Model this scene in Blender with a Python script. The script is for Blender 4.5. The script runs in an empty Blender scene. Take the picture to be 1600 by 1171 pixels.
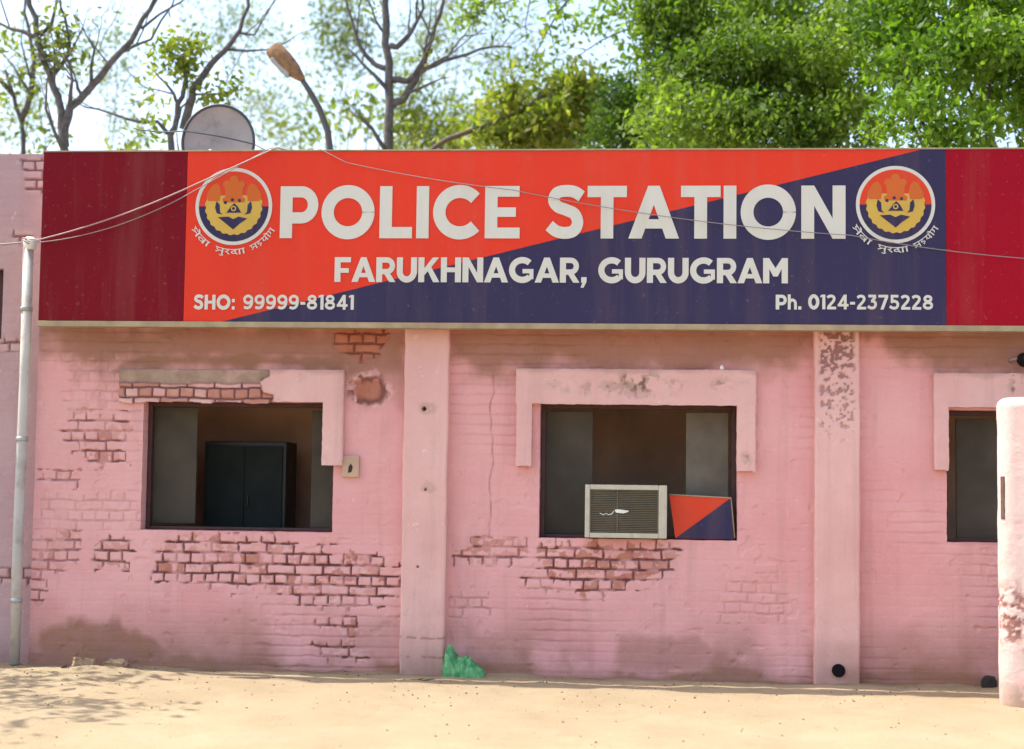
import bpy, bmesh, math, random
import numpy as np
from mathutils import Vector, Matrix
random.seed(7)
SC = bpy.context.scene
COL = SC.collection

# ------------------------------------------------------------------ camera
F_PX, IW, IH = 2500.0, 1600.0, 1171.0
YAW, PIT, ROL = -0.07743844, 0.06850457, 0.01301943
CAM = Vector((0.0, -13.2, 1.573))
_cy, _sy, _cp, _sp, _cr, _sr = math.cos(YAW), math.sin(YAW), math.cos(PIT), math.sin(PIT), math.cos(ROL), math.sin(ROL)
FWD = Vector((_sy*_cp, _cy*_cp, _sp))
_r0 = Vector((_cy, -_sy, 0)); _u0 = _r0.cross(FWD)
RGT = _cr*_r0 + _sr*_u0
UPV = -_sr*_r0 + _cr*_u0
cd = bpy.data.cameras.new('camera'); cam = bpy.data.objects.new('camera', cd); COL.objects.link(cam)
cd.sensor_width = 36.0; cd.lens = 36.0*F_PX/IW; cd.clip_start = 0.1; cd.clip_end = 3000
M = Matrix((RGT, UPV, -FWD)).transposed().to_4x4(); M.translation = CAM
cam.matrix_world = M
cd.dof.use_dof = True; cd.dof.focus_distance = 13.1; cd.dof.aperture_fstop = 1.2
SC.camera = cam

# ------------------------------------------------------------------ light
SUN_EL = math.radians(58)
SY = 0.095                     # the sun stands a little behind the facade's plane
sdir = Vector((-math.cos(SUN_EL), SY, math.sin(SUN_EL))).normalized()
w = bpy.data.worlds.new('World'); SC.world = w; w.use_nodes = True
nt = w.node_tree; bg = nt.nodes['Background']
sky = nt.nodes.new('ShaderNodeTexSky'); sky.sky_type = 'NISHITA'; sky.sun_disc = False
sky.sun_elevation = math.asin(sdir.z); sky.sun_rotation = math.atan2(sdir.x, sdir.y)
sky.air_density = 1.0; sky.dust_density = 3.4; sky.ozone_density = 1.0
nt.links.new(sky.outputs[0], bg.inputs[0]); bg.inputs[1].default_value = 0.15
sl = bpy.data.lights.new('sun', 'SUN'); sun = bpy.data.objects.new('sun', sl); COL.objects.link(sun)
sl.energy = 2.9; sl.angle = math.radians(0.53); sl.color = (1.0, 0.95, 0.86)
sun.rotation_euler = (-sdir).to_track_quat('-Z', 'Y').to_euler(); sun.location = (-20, 5, 40)
SC.view_settings.view_transform = 'Standard'; SC.view_settings.look = 'None'
SC.view_settings.gamma = 1.0; SC.view_settings.exposure = 1.45
SC.cycles.max_bounces = 8; SC.cycles.diffuse_bounces = 5; SC.cycles.transmission_bounces = 6
SC.cycles.transparent_max_bounces = 8; SC.cycles.use_denoising = True

# ------------------------------------------------------------------ helpers
def at(px, py, Y=0.0):
    """point of the plane y = Y seen at photograph pixel (px, py)"""
    d = FWD*F_PX + RGT*(px-IW/2) - UPV*(py-IH/2)
    return CAM + d*((Y-CAM.y)/d.y)

def ground_at(px, py):
    d = FWD*F_PX + RGT*(px-IW/2) - UPV*(py-IH/2)
    return CAM + d*(-CAM.z/d.z)

def rect(px0, py0, px1, py1, Y=0.0):
    """upright rectangle x0,x1,z0,z1 on the plane y = Y from its pixel box"""
    a, b, c, d = at(px0, py0, Y), at(px1, py0, Y), at(px0, py1, Y), at(px1, py1, Y)
    return (a.x+c.x)/2, (b.x+d.x)/2, (c.z+d.z)/2, (a.z+b.z)/2

def tag(o, label=None, cat=None, group=None, kind=None):
    if label: o['label'] = label
    if cat: o['category'] = cat
    if group: o['group'] = group
    if kind: o['kind'] = kind
    return o

def empty(name, loc, label=None, cat=None, group=None):
    o = bpy.data.objects.new(name, None); COL.objects.link(o); o.location = loc
    o.empty_display_size = 0.2
    return tag(o, label, cat, group)

def link(name, me, mat=None, parent=None):
    o = bpy.data.objects.new(name, me); COL.objects.link(o)
    if mat is not None:
        for m in (mat if isinstance(mat, (list, tuple)) else [mat]): me.materials.append(m)
    if parent is not None:
        o.parent = parent
        off = Vector((0, 0, 0)); p = parent
        while p is not None: off += p.location; p = p.parent
        o.location = -off                     # meshes are written in world coordinates
    return o

class MB:
    """collects boxes, tubes and prisms into one mesh"""
    def __init__(s): s.bm = bmesh.new()
    def box(s, x0, x1, y0, y1, z0, z1, bev=0.0, mi=0, rot=None, piv=None):
        c = Vector(((x0+x1)/2, (y0+y1)/2, (z0+z1)/2))
        r = bmesh.ops.create_cube(s.bm, size=1.0)
        vs = r['verts']
        for v in vs: v.co = Vector((v.co.x*(x1-x0), v.co.y*(y1-y0), v.co.z*(z1-z0))) + c
        fs = set(f for v in vs for f in v.link_faces)
        if bev > 0:
            es = list(set(e for v in vs for e in v.link_edges))
            rr = bmesh.ops.bevel(s.bm, geom=es, offset=bev, segments=2, affect='EDGES', profile=0.6)
            fs = set(rr['faces']) | set(f for f in fs if f.is_valid)
            vs = list(set(v for f in fs for v in f.verts))
        for f in fs: f.material_index = mi
        if rot is not None:
            p = Vector(piv) if piv is not None else c
            for v in vs: v.co = rot @ (v.co-p) + p
        return s
    def tube(s, pts, r0, r1=None, n=8, cap=True, mi=0):
        r1 = r0 if r1 is None else r1
        pts = [Vector(p) for p in pts]; rings = []
        L = len(pts)
        up = None
        for i, p in enumerate(pts):
            t = (pts[min(i+1, L-1)]-pts[max(i-1, 0)]).normalized()
            if up is None:
                up = t.orthogonal().normalized()
            up = (up - t*up.dot(t))
            up = up.normalized() if up.length > 1e-5 else t.orthogonal().normalized()
            sd = t.cross(up)
            r = r0+(r1-r0)*i/max(1, L-1)
            rings.append([s.bm.verts.new(p+(up*math.cos(a)+sd*math.sin(a))*r) for a in (2*math.pi*k/n for k in range(n))])
        for a, b in zip(rings, rings[1:]):
            for k in range(n):
                f = s.bm.faces.new((a[k], a[(k+1) % n], b[(k+1) % n], b[k])); f.smooth = True; f.material_index = mi
        if cap:
            f = s.bm.faces.new(rings[0][::-1]); f.material_index = mi
            f = s.bm.faces.new(rings[-1]); f.material_index = mi
        return s
    def prism(s, poly, y0, y1, mi=0):
        """poly: (x,z) list; extruded from y0 (front) to y1"""
        a = [s.bm.verts.new((x, y0, z)) for x, z in poly]; b = [s.bm.verts.new((x, y1, z)) for x, z in poly]
        n = len(poly)
        fs = [s.bm.faces.new(a), s.bm.faces.new(b[::-1])]
        for i in range(n): fs.append(s.bm.faces.new((a[i], b[i], b[(i+1) % n], a[(i+1) % n])))
        for f in fs: f.material_index = mi
        return s
    def lathe(s, prof, c, n=24, axis='Z', mi=0):
        rings = []
        for r, h in prof:
            ring = []
            for k in range(n):
                a = 2*math.pi*k/n
                q = Vector((r*math.cos(a), r*math.sin(a), h))
                if axis == 'Y': q = Vector((q.x, q.z, q.y))
                ring.append(s.bm.verts.new(q+Vector(c)))
            rings.append(ring)
        for a, b in zip(rings, rings[1:]):
            for k in range(n):
                f = s.bm.faces.new((a[k], a[(k+1) % n], b[(k+1) % n], b[k])); f.smooth = True; f.material_index = mi
        for f in (s.bm.faces.new(rings[0][::-1]), s.bm.faces.new(rings[-1])): f.material_index = mi
        return s
    def mesh(s, name):
        bmesh.ops.recalc_face_normals(s.bm, faces=s.bm.faces[:])
        me = bpy.data.meshes.new(name); s.bm.to_mesh(me); s.bm.free(); return me
    def build(s, name, mat, parent=None): return link(name, s.mesh(name), mat, parent)

def fast_mesh(name, V, Q, attrs=None, smooth=None):
    """numpy quads -> mesh"""
    me = bpy.data.meshes.new(name)
    V = np.ascontiguousarray(V, np.float32); Q = np.ascontiguousarray(Q, np.int32)
    me.vertices.add(len(V)); me.vertices.foreach_set('co', V.ravel())
    me.loops.add(Q.size); me.loops.foreach_set('vertex_index', Q.ravel())
    me.polygons.add(len(Q)); me.polygons.foreach_set('loop_start', np.arange(0, Q.size, Q.shape[1], dtype=np.int32))
    if smooth is not None: me.polygons.foreach_set('use_smooth', smooth)
    me.update(calc_edges=True)
    for k, a in (attrs or {}).items():
        at_ = me.attributes.new(k, 'FLOAT', 'POINT'); at_.data.foreach_set('value', np.ascontiguousarray(a, np.float32))
    me.validate()
    return me

# numpy value noise
_rs = np.random.RandomState(3); _T = _rs.rand(256, 256).astype(np.float32)
def vn(x, z, scale, seed=0):
    x = np.asarray(x)*scale+seed*17.31+100; z = np.asarray(z)*scale+seed*9.17+100
    i = np.floor(x).astype(int); j = np.floor(z).astype(int); u = x-i; v = z-j
    u = u*u*(3-2*u); v = v*v*(3-2*v)
    g = lambda a, b: _T[a & 255, b & 255]
    return (g(i, j)*(1-u)+g(i+1, j)*u)*(1-v)+(g(i, j+1)*(1-u)+g(i+1, j+1)*u)*v
def fbm(x, z, scale, seed=0, oct=4):
    s = 0; a = 1; t = 0
    for k in range(oct):
        s = s+a*vn(x, z, scale*2**k, seed+k*3); t += a; a *= .5
    return s/t
def sstep(a, b, x):
    t = np.clip((x-a)/(b-a), 0, 1); return t*t*(3-2*t)
def sdf_poly(poly, X, Z):
    """signed distance to a polygon, positive inside"""
    d = np.full(X.shape, 1e9); ins = np.zeros(X.shape, bool); n = len(poly)
    for k in range(n):
        (ax, az), (bx, bz) = poly[k], poly[(k+1) % n]
        ex, ez = bx-ax, bz-az
        t = np.clip(((X-ax)*ex+(Z-az)*ez)/(ex*ex+ez*ez+1e-12), 0, 1)
        d = np.minimum(d, (X-ax-t*ex)**2+(Z-az-t*ez)**2)
        c = ((az > Z) != (bz > Z)) & (X < (bx-ax)*(Z-az)/(bz-az+1e-12)+ax)
        ins ^= c
    d = np.sqrt(d); return np.where(ins, d, -d)
def pxpoly(pts, Y=0.0):
    return [(at(x, y, Y).x, at(x, y, Y).z) for x, y in pts]

# ------------------------------------------------------------------ materials
def new_mat(name):
    m = bpy.data.materials.new(name); m.use_nodes = True
    nt = m.node_tree
    return m, nt, nt.nodes['Principled BSDF']
def nd(nt, typ, ins=None, **props):
    n = nt.nodes.new('ShaderNode'+typ)
    for k, v in props.items(): setattr(n, k, v)
    for k, v in (ins or {}).items():
        s = n.inputs[k]
        if isinstance(v, bpy.types.NodeSocket): nt.links.new(v, s)
        else: s.default_value = v
    return n
def c4(c): return (c[0], c[1], c[2], 1.0)
def mixc(nt, fac, a, b, mode='MIX'):
    n = nt.nodes.new('ShaderNodeMix'); n.data_type = 'RGBA'; n.blend_type = mode
    for i, v in ((0, fac), (6, a), (7, b)):
        if isinstance(v, bpy.types.NodeSocket): nt.links.new(v, n.inputs[i])
        else: n.inputs[i].default_value = c4(v) if i else v
    return n.outputs[2]
def coord(nt, scale=(1, 1, 1)):
    tc = nd(nt, 'TexCoord')
    mp = nd(nt, 'Mapping', {'Vector': tc.outputs['Object'], 'Scale': scale})
    return mp.outputs[0]
def noise(nt, vec, scale, detail=4, rough=.55):
    return nd(nt, 'TexNoise', {'Vector': vec, 'Scale': scale, 'Detail': detail, 'Roughness': rough}).outputs['Fac']
def ramp(nt, fac, lo, hi):
    return nd(nt, 'MapRange', {'Value': fac, 'From Min': lo, 'From Max': hi}).outputs[0]
def mul(nt, a, b, op='MULTIPLY'):
    return nd(nt, 'Math', {0: a, 1: b}, operation=op).outputs[0]

def simple(name, col, rough=.6, metal=0.0, var=.12, scale=6.0, bump=.0, bscale=60., dirt=None, dirtamt=.5, spec=.5):
    m, nt, p = new_mat(name)
    v = coord(nt)
    n1 = noise(nt, v, scale, 5)
    lo = tuple(c*(1-var) for c in col); hi = tuple(min(1, c*(1+var)) for c in col)
    c = mixc(nt, ramp(nt, n1, .3, .7), lo, hi)
    if dirt:
        c = mixc(nt, mul(nt, ramp(nt, noise(nt, v, scale*1.7, 6, .65), .52, .72), dirtamt), c, dirt)
    nt.links.new(c, p.inputs['Base Color'])
    p.inputs['Roughness'].default_value = rough; p.inputs['Metallic'].default_value = metal
    p.inputs['Specular IOR Level'].default_value = spec
    if bump:
        b = nd(nt, 'Bump', {'Strength': bump, 'Distance': .01, 'Height': noise(nt, v, bscale, 4)})
        nt.links.new(b.outputs[0], p.inputs['Normal'])
    return m

def plaster(name, c1, c2, grime=.25):
    """old limewash paint over brick; per-vertex wear: stain, joint, worn, raw, grey"""
    m, nt, p = new_mat(name)
    v = coord(nt)
    A = lambda k: nd(nt, 'Attribute', attribute_name=k).outputs['Fac']
    c = mixc(nt, ramp(nt, noise(nt, v, 1.3, 6, .6), .35, .65), c1, c2)
    # faded, chalky spots and fine speckle
    c = mixc(nt, mul(nt, ramp(nt, noise(nt, v, 9, 6, .7), .55, .75), .28), c, tuple(min(1, x*1.22+.03) for x in c1))
    c = mixc(nt, mul(nt, ramp(nt, noise(nt, v, 45, 3, .6), .55, .8), .22), c, tuple(x*.66 for x in c1))
    # flaked paint: crisp little scabs, paler undercoat and grey plaster
    fl = ramp(nt, noise(nt, v, 11, 9, .72), .605, .63)
    c = mixc(nt, mul(nt, fl, .45), c, mixc(nt, ramp(nt, noise(nt, v, 4, 2), .42, .58), (.62, .46, .40), tuple(min(1, x*1.25+.05) for x in c2)))
    fd = ramp(nt, noise(nt, v, 27, 8, .75), .665, .69)
    c = mixc(nt, mul(nt, fd, .5), c, (.30, .16, .13))
    # rain streaks
    vs = coord(nt, (7, 7, .55))
    c = mixc(nt, mul(nt, ramp(nt, noise(nt, vs, 1.0, 5, .6), .52, .78), grime), c, (.33, .19, .16))
    nst = ramp(nt, noise(nt, v, 5, 6, .65), .25, .75)
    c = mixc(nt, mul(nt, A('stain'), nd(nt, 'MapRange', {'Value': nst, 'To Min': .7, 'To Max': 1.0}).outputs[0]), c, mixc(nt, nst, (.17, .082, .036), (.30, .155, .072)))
    c = mixc(nt, A('grey'), c, mixc(nt, nst, (.25, .165, .11), (.52, .38, .29)))
    c = mixc(nt, A('raw'), c, mixc(nt, nst, (.38, .125, .07), (.56, .24, .16)))
    c = mixc(nt, A('worn'), c, mixc(nt, nst, (.68, .34, .31), (.86, .56, .52)))
    c = mixc(nt, A('joint'), c, mixc(nt, nst, (.20, .055, .045), (.10, .03, .025)))
    nt.links.new(c, p.inputs['Base Color'])
    p.inputs['Roughness'].default_value = .88; p.inputs['Specular IOR Level'].default_value = .25
    h = nd(nt, 'Math', {0: noise(nt, v, 55, 5, .65), 1: noise(nt, v, 240, 2)}, operation='ADD').outputs[0]
    b = nd(nt, 'Bump', {'Strength': .55, 'Distance': .008, 'Height': nd(nt, 'Math', {0: h, 1: mul(nt, fl, -.5)}, operation='ADD').outputs[0]})
    nt.links.new(b.outputs[0], p.inputs['Normal'])
    return m

MAT = {}
MAT['wall'] = plaster('pink_limewash', (.76, .365, .352), (.82, .44, .42))
MAT['trim'] = plaster('pale_pink_plaster', (.74, .425, .385), (.80, .50, .45), .26)
MAT['wing'] = plaster('lilac_limewash', (.48, .32, .33), (.54, .375, .375), .2)
MAT['post'] = plaster('cream_pink_plaster', (.60, .44, .40), (.66, .51, .46), .12)
MAT['room'] = simple('room_paint', (.74, .46, .31), .9, var=.25, scale=1.6)
MAT['room_floor'] = simple('room_floor', (.18, .14, .11), .7)
MAT['frame_wood'] = simple('dark_red_wood', (.055, .018, .017), .6, var=.3, scale=12)
MAT['shutter'] = simple('olive_shutter_paint', (.070, .058, .040), .9, var=.25, scale=3)
MAT['curtain'] = simple('pale_grey_shutter_paint', (.15, .128, .095), .9, var=.2, scale=5)
MAT['cabinet'] = simple('dark_green_steel', (.016, .021, .018), .8, var=.2, spec=.25)
MAT['cabinet_edge'] = simple('black_steel_edge', (.010, .011, .010), .5)
MAT['roof'] = simple('roof_concrete', (.35, .29, .26), .95, var=.2, bump=.5)
MAT['pvc'] = simple('old_white_pvc', (.50, .48, .44), .55, var=.12, dirt=(.30, .23, .20), dirtamt=.8, scale=3)
MAT['metal'] = simple('grey_galvanised_metal', (.40, .41, .40), .5, .6, dirt=(.25, .17, .11), dirtamt=.3)
MAT['dish'] = simple('grey_dish_paint', (.31, .31, .29), .6, var=.1, scale=4, dirt=(.13, .12, .10))
MAT['dish_rim'] = simple('dark_grey_rim', (.045, .055, .06), .5)
MAT['rust'] = simple('rusty_orange_paint', (.22, .125, .055), .85, var=.4, scale=14, bump=.4, dirt=(.14, .06, .03), dirtamt=.7)
MAT['pole'] = simple('dark_pole_paint', (.07, .065, .055), .6)
MAT['cable'] = simple('grey_cable_sheath', (.26, .22, .21), .6)
MAT['cable_pale'] = simple('pale_cable_sheath', (.36, .22, .21), .6)
MAT['black'] = simple('matt_black', (.008, .007, .007), .9, spec=.15)
MAT['cream'] = simple('cream_enamel', (.50, .46, .35), .5, var=.08, dirt=(.34, .27, .18), dirtamt=.55, scale=9)
MAT['grille'] = simple('olive_grille', (.13, .112, .075), .7, var=.2)
MAT['chrome'] = simple('pale_badge', (.75, .73, .68), .4)
MAT['socket'] = simple('yellowed_plastic', (.50, .33, .22), .5, var=.15, dirt=(.25, .12, .06))
MAT['stone'] = simple('dusty_brick_stone', (.36, .25, .15), .95, var=.25, scale=18, bump=.6)
MAT['grit'] = simple('grit_stone', (.20, .14, .09), .95, var=.5, scale=40)
MAT['rustdark'] = simple('dark_rusted_iron', (.10, .055, .04), .85, var=.3, scale=20)
MAT['darkstone'] = simple('dark_stone', (.035, .027, .022), .95, var=.3, bump=.5)
# printed sign sheet
def sheet(name, col, var=.06):
    m, nt, p = new_mat(name)
    v = coord(nt)
    c = mixc(nt, ramp(nt, noise(nt, v, .8, 5, .6), .3, .7), tuple(x*(1-var) for x in col), tuple(x*(1+var) for x in col))
    vs = coord(nt, (5, 5, .4))
    c = mixc(nt, mul(nt, ramp(nt, noise(nt, vs, 1, 5, .65), .48, .78), .14), c, (.33, .20, .14))
    c = mixc(nt, mul(nt, ramp(nt, noise(nt, v, 23, 7, .75), .60, .68), .25), c, (.36, .25, .18))
    nt.links.new(c, p.inputs['Base Color'])
    p.inputs['Roughness'].default_value = .42; p.inputs['Specular IOR Level'].default_value = .10
    b = nd(nt, 'Bump', {'Strength': .4, 'Distance': .03, 'Height': noise(nt, coord(nt, (1, 1, .5)), 1.6, 3)})
    nt.links.new(b.outputs[0], p.inputs['Normal'])
    return m
MAT['maroon'] = sheet('maroon_sheet', (.170, .004, .012))
MAT['crimson'] = sheet('crimson_sheet', (.310, .003, .015))
MAT['orange'] = sheet('orange_red_sheet', (.70, .048, .022))
MAT['navy'] = sheet('navy_sheet', (.038, .033, .080))
MAT['white'] = sheet('white_vinyl', (.62, .61, .53), .04)
MAT['gold'] = sheet('gold_print', (.60, .40, .08), .15)
MAT['amber'] = sheet('amber_print', (.60, .14, .03), .15)
MAT['red'] = sheet('red_print', (.66, .06, .025))
MAT['alu'] = simple('sign_edge_trim', (.36, .28, .16), .6, .1, var=.2, scale=8)

def leafmat(name, c1, c2, trans=.45):
    m, nt, p = new_mat(name)
    a = nd(nt, 'Attribute', attribute_name='tint').outputs['Fac']
    c = mixc(nt, a, c1, c2)
    nt.links.new(c, p.inputs['Base Color']); p.inputs['Roughness'].default_value = .5
    p.inputs['Specular IOR Level'].default_value = .35
    tr = nd(nt, 'BsdfTranslucent', {'Color': mixc(nt, 1.0, c, (1.25, 1.35, .55), 'MULTIPLY')})
    mx = nd(nt, 'MixShader', {0: trans, 1: p.outputs[0], 2: tr.outputs[0]})
    nt.links.new(mx.outputs[0], nt.nodes['Material Output'].inputs[0])
    return m
MAT['leaf_dark'] = leafmat('deep_green_leaves', (.042, .092, .014), (.12, .20, .03))
MAT['leaf_mid'] = leafmat('mid_green_leaves', (.068, .13, .014), (.24, .34, .05), .52)
MAT['leaf_bright'] = leafmat('bright_green_leaves', (.07, .145, .010), (.23, .36, .04), .52)
MAT['leaf_yellow'] = leafmat('yellow_green_leaves', (.12, .17, .02), (.24, .28, .03), .5)
MAT['leaf_pale'] = leafmat('pale_grey_green_leaves', (.10, .145, .028), (.22, .25, .05), .5)
MAT['leaf_olive'] = leafmat('olive_brown_leaves', (.13, .19, .022), (.30, .32, .06), .5)
MAT['bark'] = simple('dark_grey_bark', (.095, .088, .080), .9, var=.35, scale=14, bump=.8, bscale=30)
MAT['bark_brown'] = simple('brown_bark', (.10, .075, .055), .9, var=.35, scale=14, bump=.8, bscale=30)
def bagmat():
    m, nt, p = new_mat('green_plastic_film')
    v = coord(nt)
    c = mixc(nt, ramp(nt, noise(nt, v, 14, 5), .35, .65), (.04, .27, .07), (.22, .58, .24))
    nt.links.new(c, p.inputs['Base Color']); p.inputs['Roughness'].default_value = .3
    tr = nd(nt, 'BsdfTranslucent', {'Color': (.05, .5, .2, 1)})
    mx = nd(nt, 'MixShader', {0: .3, 1: p.outputs[0], 2: tr.outputs[0]})
    nt.links.new(mx.outputs[0], nt.nodes['Material Output'].inputs[0])
    return m
MAT['bag'] = bagmat()
def groundmat():
    m, nt, p = new_mat('pale_sandy_soil')
    v = coord(nt)
    c = mixc(nt, ramp(nt, noise(nt, v, .9, 6, .6), .35, .65), (.288, .222, .136), (.338, .265, .168))
    c = mixc(nt, mul(nt, ramp(nt, noise(nt, v, 6, 6, .7), .55, .75), .35), c, (.225, .17, .108))
    c = mixc(nt, mul(nt, ramp(nt, noise(nt, v, 60, 3, .7), .58, .75), .4), c, (.19, .14, .09))
    c = mixc(nt, nd(nt, 'Attribute', attribute_name='damp_shade').outputs['Fac'], c, (.19, .125, .072))
    nt.links.new(c, p.inputs['Base Color']); p.inputs['Roughness'].default_value = .95
    p.inputs['Specular IOR Level'].default_value = .15
    h = nd(nt, 'Math', {0: noise(nt, v, 12, 6, .7), 1: noise(nt, v, 90, 3)}, operation='ADD').outputs[0]
    b = nd(nt, 'Bump', {'Strength': .5, 'Distance': .025, 'Height': h}); nt.links.new(b.outputs[0], p.inputs['Normal'])
    return m
MAT['ground'] = groundmat()

# ------------------------------------------------------------------ relief walls
def relief(name, x0, x1, z0, z1, res, y, depth, fn, mat, parent, holes=(), mask=None, smooth=True):
    """a finely divided upright face with modelled relief; every open edge is turned back by `depth`"""
    nx = max(2, int(round((x1-x0)/res))+1); nz = max(2, int(round((z1-z0)/res))+1)
    xs = np.linspace(x0, x1, nx); zs = np.linspace(z0, z1, nz)
    for h in holes:
        for k in (0, 1):
            if x0 < h[k] < x1: xs[np.argmin(abs(xs-h[k]))] = h[k]
        for k in (2, 3):
            if z0 < h[k] < z1: zs[np.argmin(abs(zs-h[k]))] = h[k]
    X, Z = np.meshgrid(xs, zs, indexing='ij')
    r = fn(X, Z)
    dx = r.get('dx', 0); dz = r.get('dz', 0)
    P = np.stack([X+dx, y-r['d'], Z+dz], -1)
    cx = (xs[1:]+xs[:-1])/2; cz = (zs[1:]+zs[:-1])/2
    CX, CZ = np.meshgrid(cx, cz, indexing='ij')
    keep = np.ones(CX.shape, bool)
    for h in holes: keep &= ~((CX > h[0]) & (CX < h[1]) & (CZ > h[2]) & (CZ < h[3]))
    if mask is not None: keep &= mask(CX, CZ)
    idx = np.arange(nx*nz).reshape(nx, nz)
    I, J = np.where(keep)
    Q = np.stack([idx[I, J], idx[I+1, J], idx[I+1, J+1], idx[I, J+1]], 1)
    V = P.reshape(-1, 3)
    pad = np.zeros((nx+1, nz+1), bool); pad[1:-1, 1:-1] = keep
    ed = []
    a, b = np.where(pad[:-1, 1:-1] != pad[1:, 1:-1]); ed.append(np.stack([idx[a, b], idx[a, b+1]], 1))
    a, b = np.where(pad[1:-1, :-1] != pad[1:-1, 1:]); ed.append(np.stack([idx[a, b], idx[a+1, b]], 1))
    E = np.concatenate(ed); n0 = len(V)
    fr = V[E.ravel()]; bk = fr.copy(); bk[:, 1] = y+depth
    ne = len(E)
    Q2 = np.stack([n0+2*np.arange(ne), n0+2*np.arange(ne)+1, n0+2*ne+2*np.arange(ne)+1, n0+2*ne+2*np.arange(ne)], 1)
    V = np.concatenate([V, fr, bk]); QQ = np.concatenate([Q, Q2])
    at_ = {}
    for k in ('stain', 'joint', 'worn', 'raw', 'grey'):
        q = r.get(k, None)
        q = np.zeros(nx*nz) if q is None else np.broadcast_to(q, X.shape).reshape(-1)
        at_[k] = np.concatenate([q, q[E.ravel()], q[E.ravel()]*.6])
    sm = np.zeros(len(QQ), bool); sm[:len(Q)] = smooth
    # drop unused vertices
    used = np.zeros(len(V), bool); used[QQ.ravel()] = True
    mp = np.cumsum(used)-1
    me = fast_mesh(name, V[used], mp[QQ], {k: v[used] for k, v in at_.items()}, sm)
    return link(name, me, mat, parent)

COURSE = (at(560, 947.5).z-at(560, 851.8).z)/-6.0
ZJ = at(560, 851.8).z; XJ = at(548, 880).x
def bricks(X, Z, seed=0):
    """English bond: distance to the nearest joint and one random number per brick"""
    jx = X+(fbm(X, Z, 9, 31+seed, 2)-.5)*.014; jz = Z+(fbm(X, Z, 7, 41+seed, 2)-.5)*.018
    t = (jz-ZJ)/COURSE; row = np.floor(t).astype(int); fz = t-row
    dzj = np.minimum(fz, 1-fz)*COURSE
    head = (row % 2) == 0
    L = np.where(head, .117, .234)
    u = (jx-XJ+np.where(head, .0585, 0)+(row % 4 >= 2)*.012)/L; c = np.floor(u).astype(int); fx = u-c
    dxj = np.minimum(fx, 1-fx)*L
    rnd = _T[(row*7+3) & 255, (c*13+row*5) & 255]
    return dzj, dxj, rnd

# worn places of the wall, in photograph pixels on the wall's own plane
PATCH = [
 ([(235, 868), (262, 846), (430, 842), (524, 858), (560, 868), (632, 885), (632, 922), (594, 946), (556, 952), (468, 946), (452, 928), (334, 916), (232, 908)], 1.0),
 ([(152, 838), (212, 838), (212, 862), (204, 886), (148, 884)], .85),
 ([(44, 838), (124, 832), (120, 880), (78, 888), (40, 888)], .6),
 ([(36, 890), (66, 890), (68, 948), (38, 950)], .7),
 ([(120, 646), (198, 640), (199, 728), (138, 730), (128, 700), (90, 694), (92, 676)], .8),
 ([(60, 735), (124, 738), (120, 756), (62, 752)], .55),
 ([(716, 866), (745, 842), (826, 842), (826, 862), (806, 882), (716, 880)], .8),
 ([(846, 850), (1058, 856), (1062, 868), (1050, 892), (1016, 914), (962, 922), (926, 932), (890, 912), (800, 918), (800, 908), (852, 888)], 1.0),
 ([(488, 968), (552, 970), (550, 984), (488, 982)], .8),
 ([(486, 1004), (516, 1004), (582, 1018), (580, 1032), (504, 1028)], .8),
 ([(1142, 905), (1212, 902), (1226, 970), (1126, 972)], .22),
 ([(704, 930), (772, 930), (770, 966), (708, 966)], .35),
 ([(100, 560), (200, 560), (200, 640), (110, 640)], .2),
 ([(60, 770), (215, 770), (215, 830), (60, 830)], .22),
]
RAW = [([(524, 514), (606, 514), (610, 530), (598, 556), (584, 566), (556, 562), (536, 546), (528, 534)], 1.0)]
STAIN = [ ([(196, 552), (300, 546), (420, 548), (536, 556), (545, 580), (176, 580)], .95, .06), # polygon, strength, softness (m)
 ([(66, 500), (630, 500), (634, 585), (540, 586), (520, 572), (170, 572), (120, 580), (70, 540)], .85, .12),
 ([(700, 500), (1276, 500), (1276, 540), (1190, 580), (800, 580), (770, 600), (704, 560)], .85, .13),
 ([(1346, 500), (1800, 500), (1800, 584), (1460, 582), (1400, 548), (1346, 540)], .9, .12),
 ([(56, 985), (90, 972), (185, 968), (230, 986), (262, 1012), (300, 1050), (55, 1050)], .9, .085),
 ([(970, 1000), (1090, 994), (1120, 1015), (1128, 1058), (962, 1058), (955, 1020)], .55, .06),
 ([(520, 975), (625, 960), (625, 1060), (520, 1060)], .38, .12),
 ([(1346, 1000), (1420, 980), (1560, 1000), (1800, 980), (1800, 1090), (1346, 1090)], .45, .16),
 ([(500, 515), (640, 515), (630, 640), (570, 640), (540, 600)], .45, .10),
]
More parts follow.
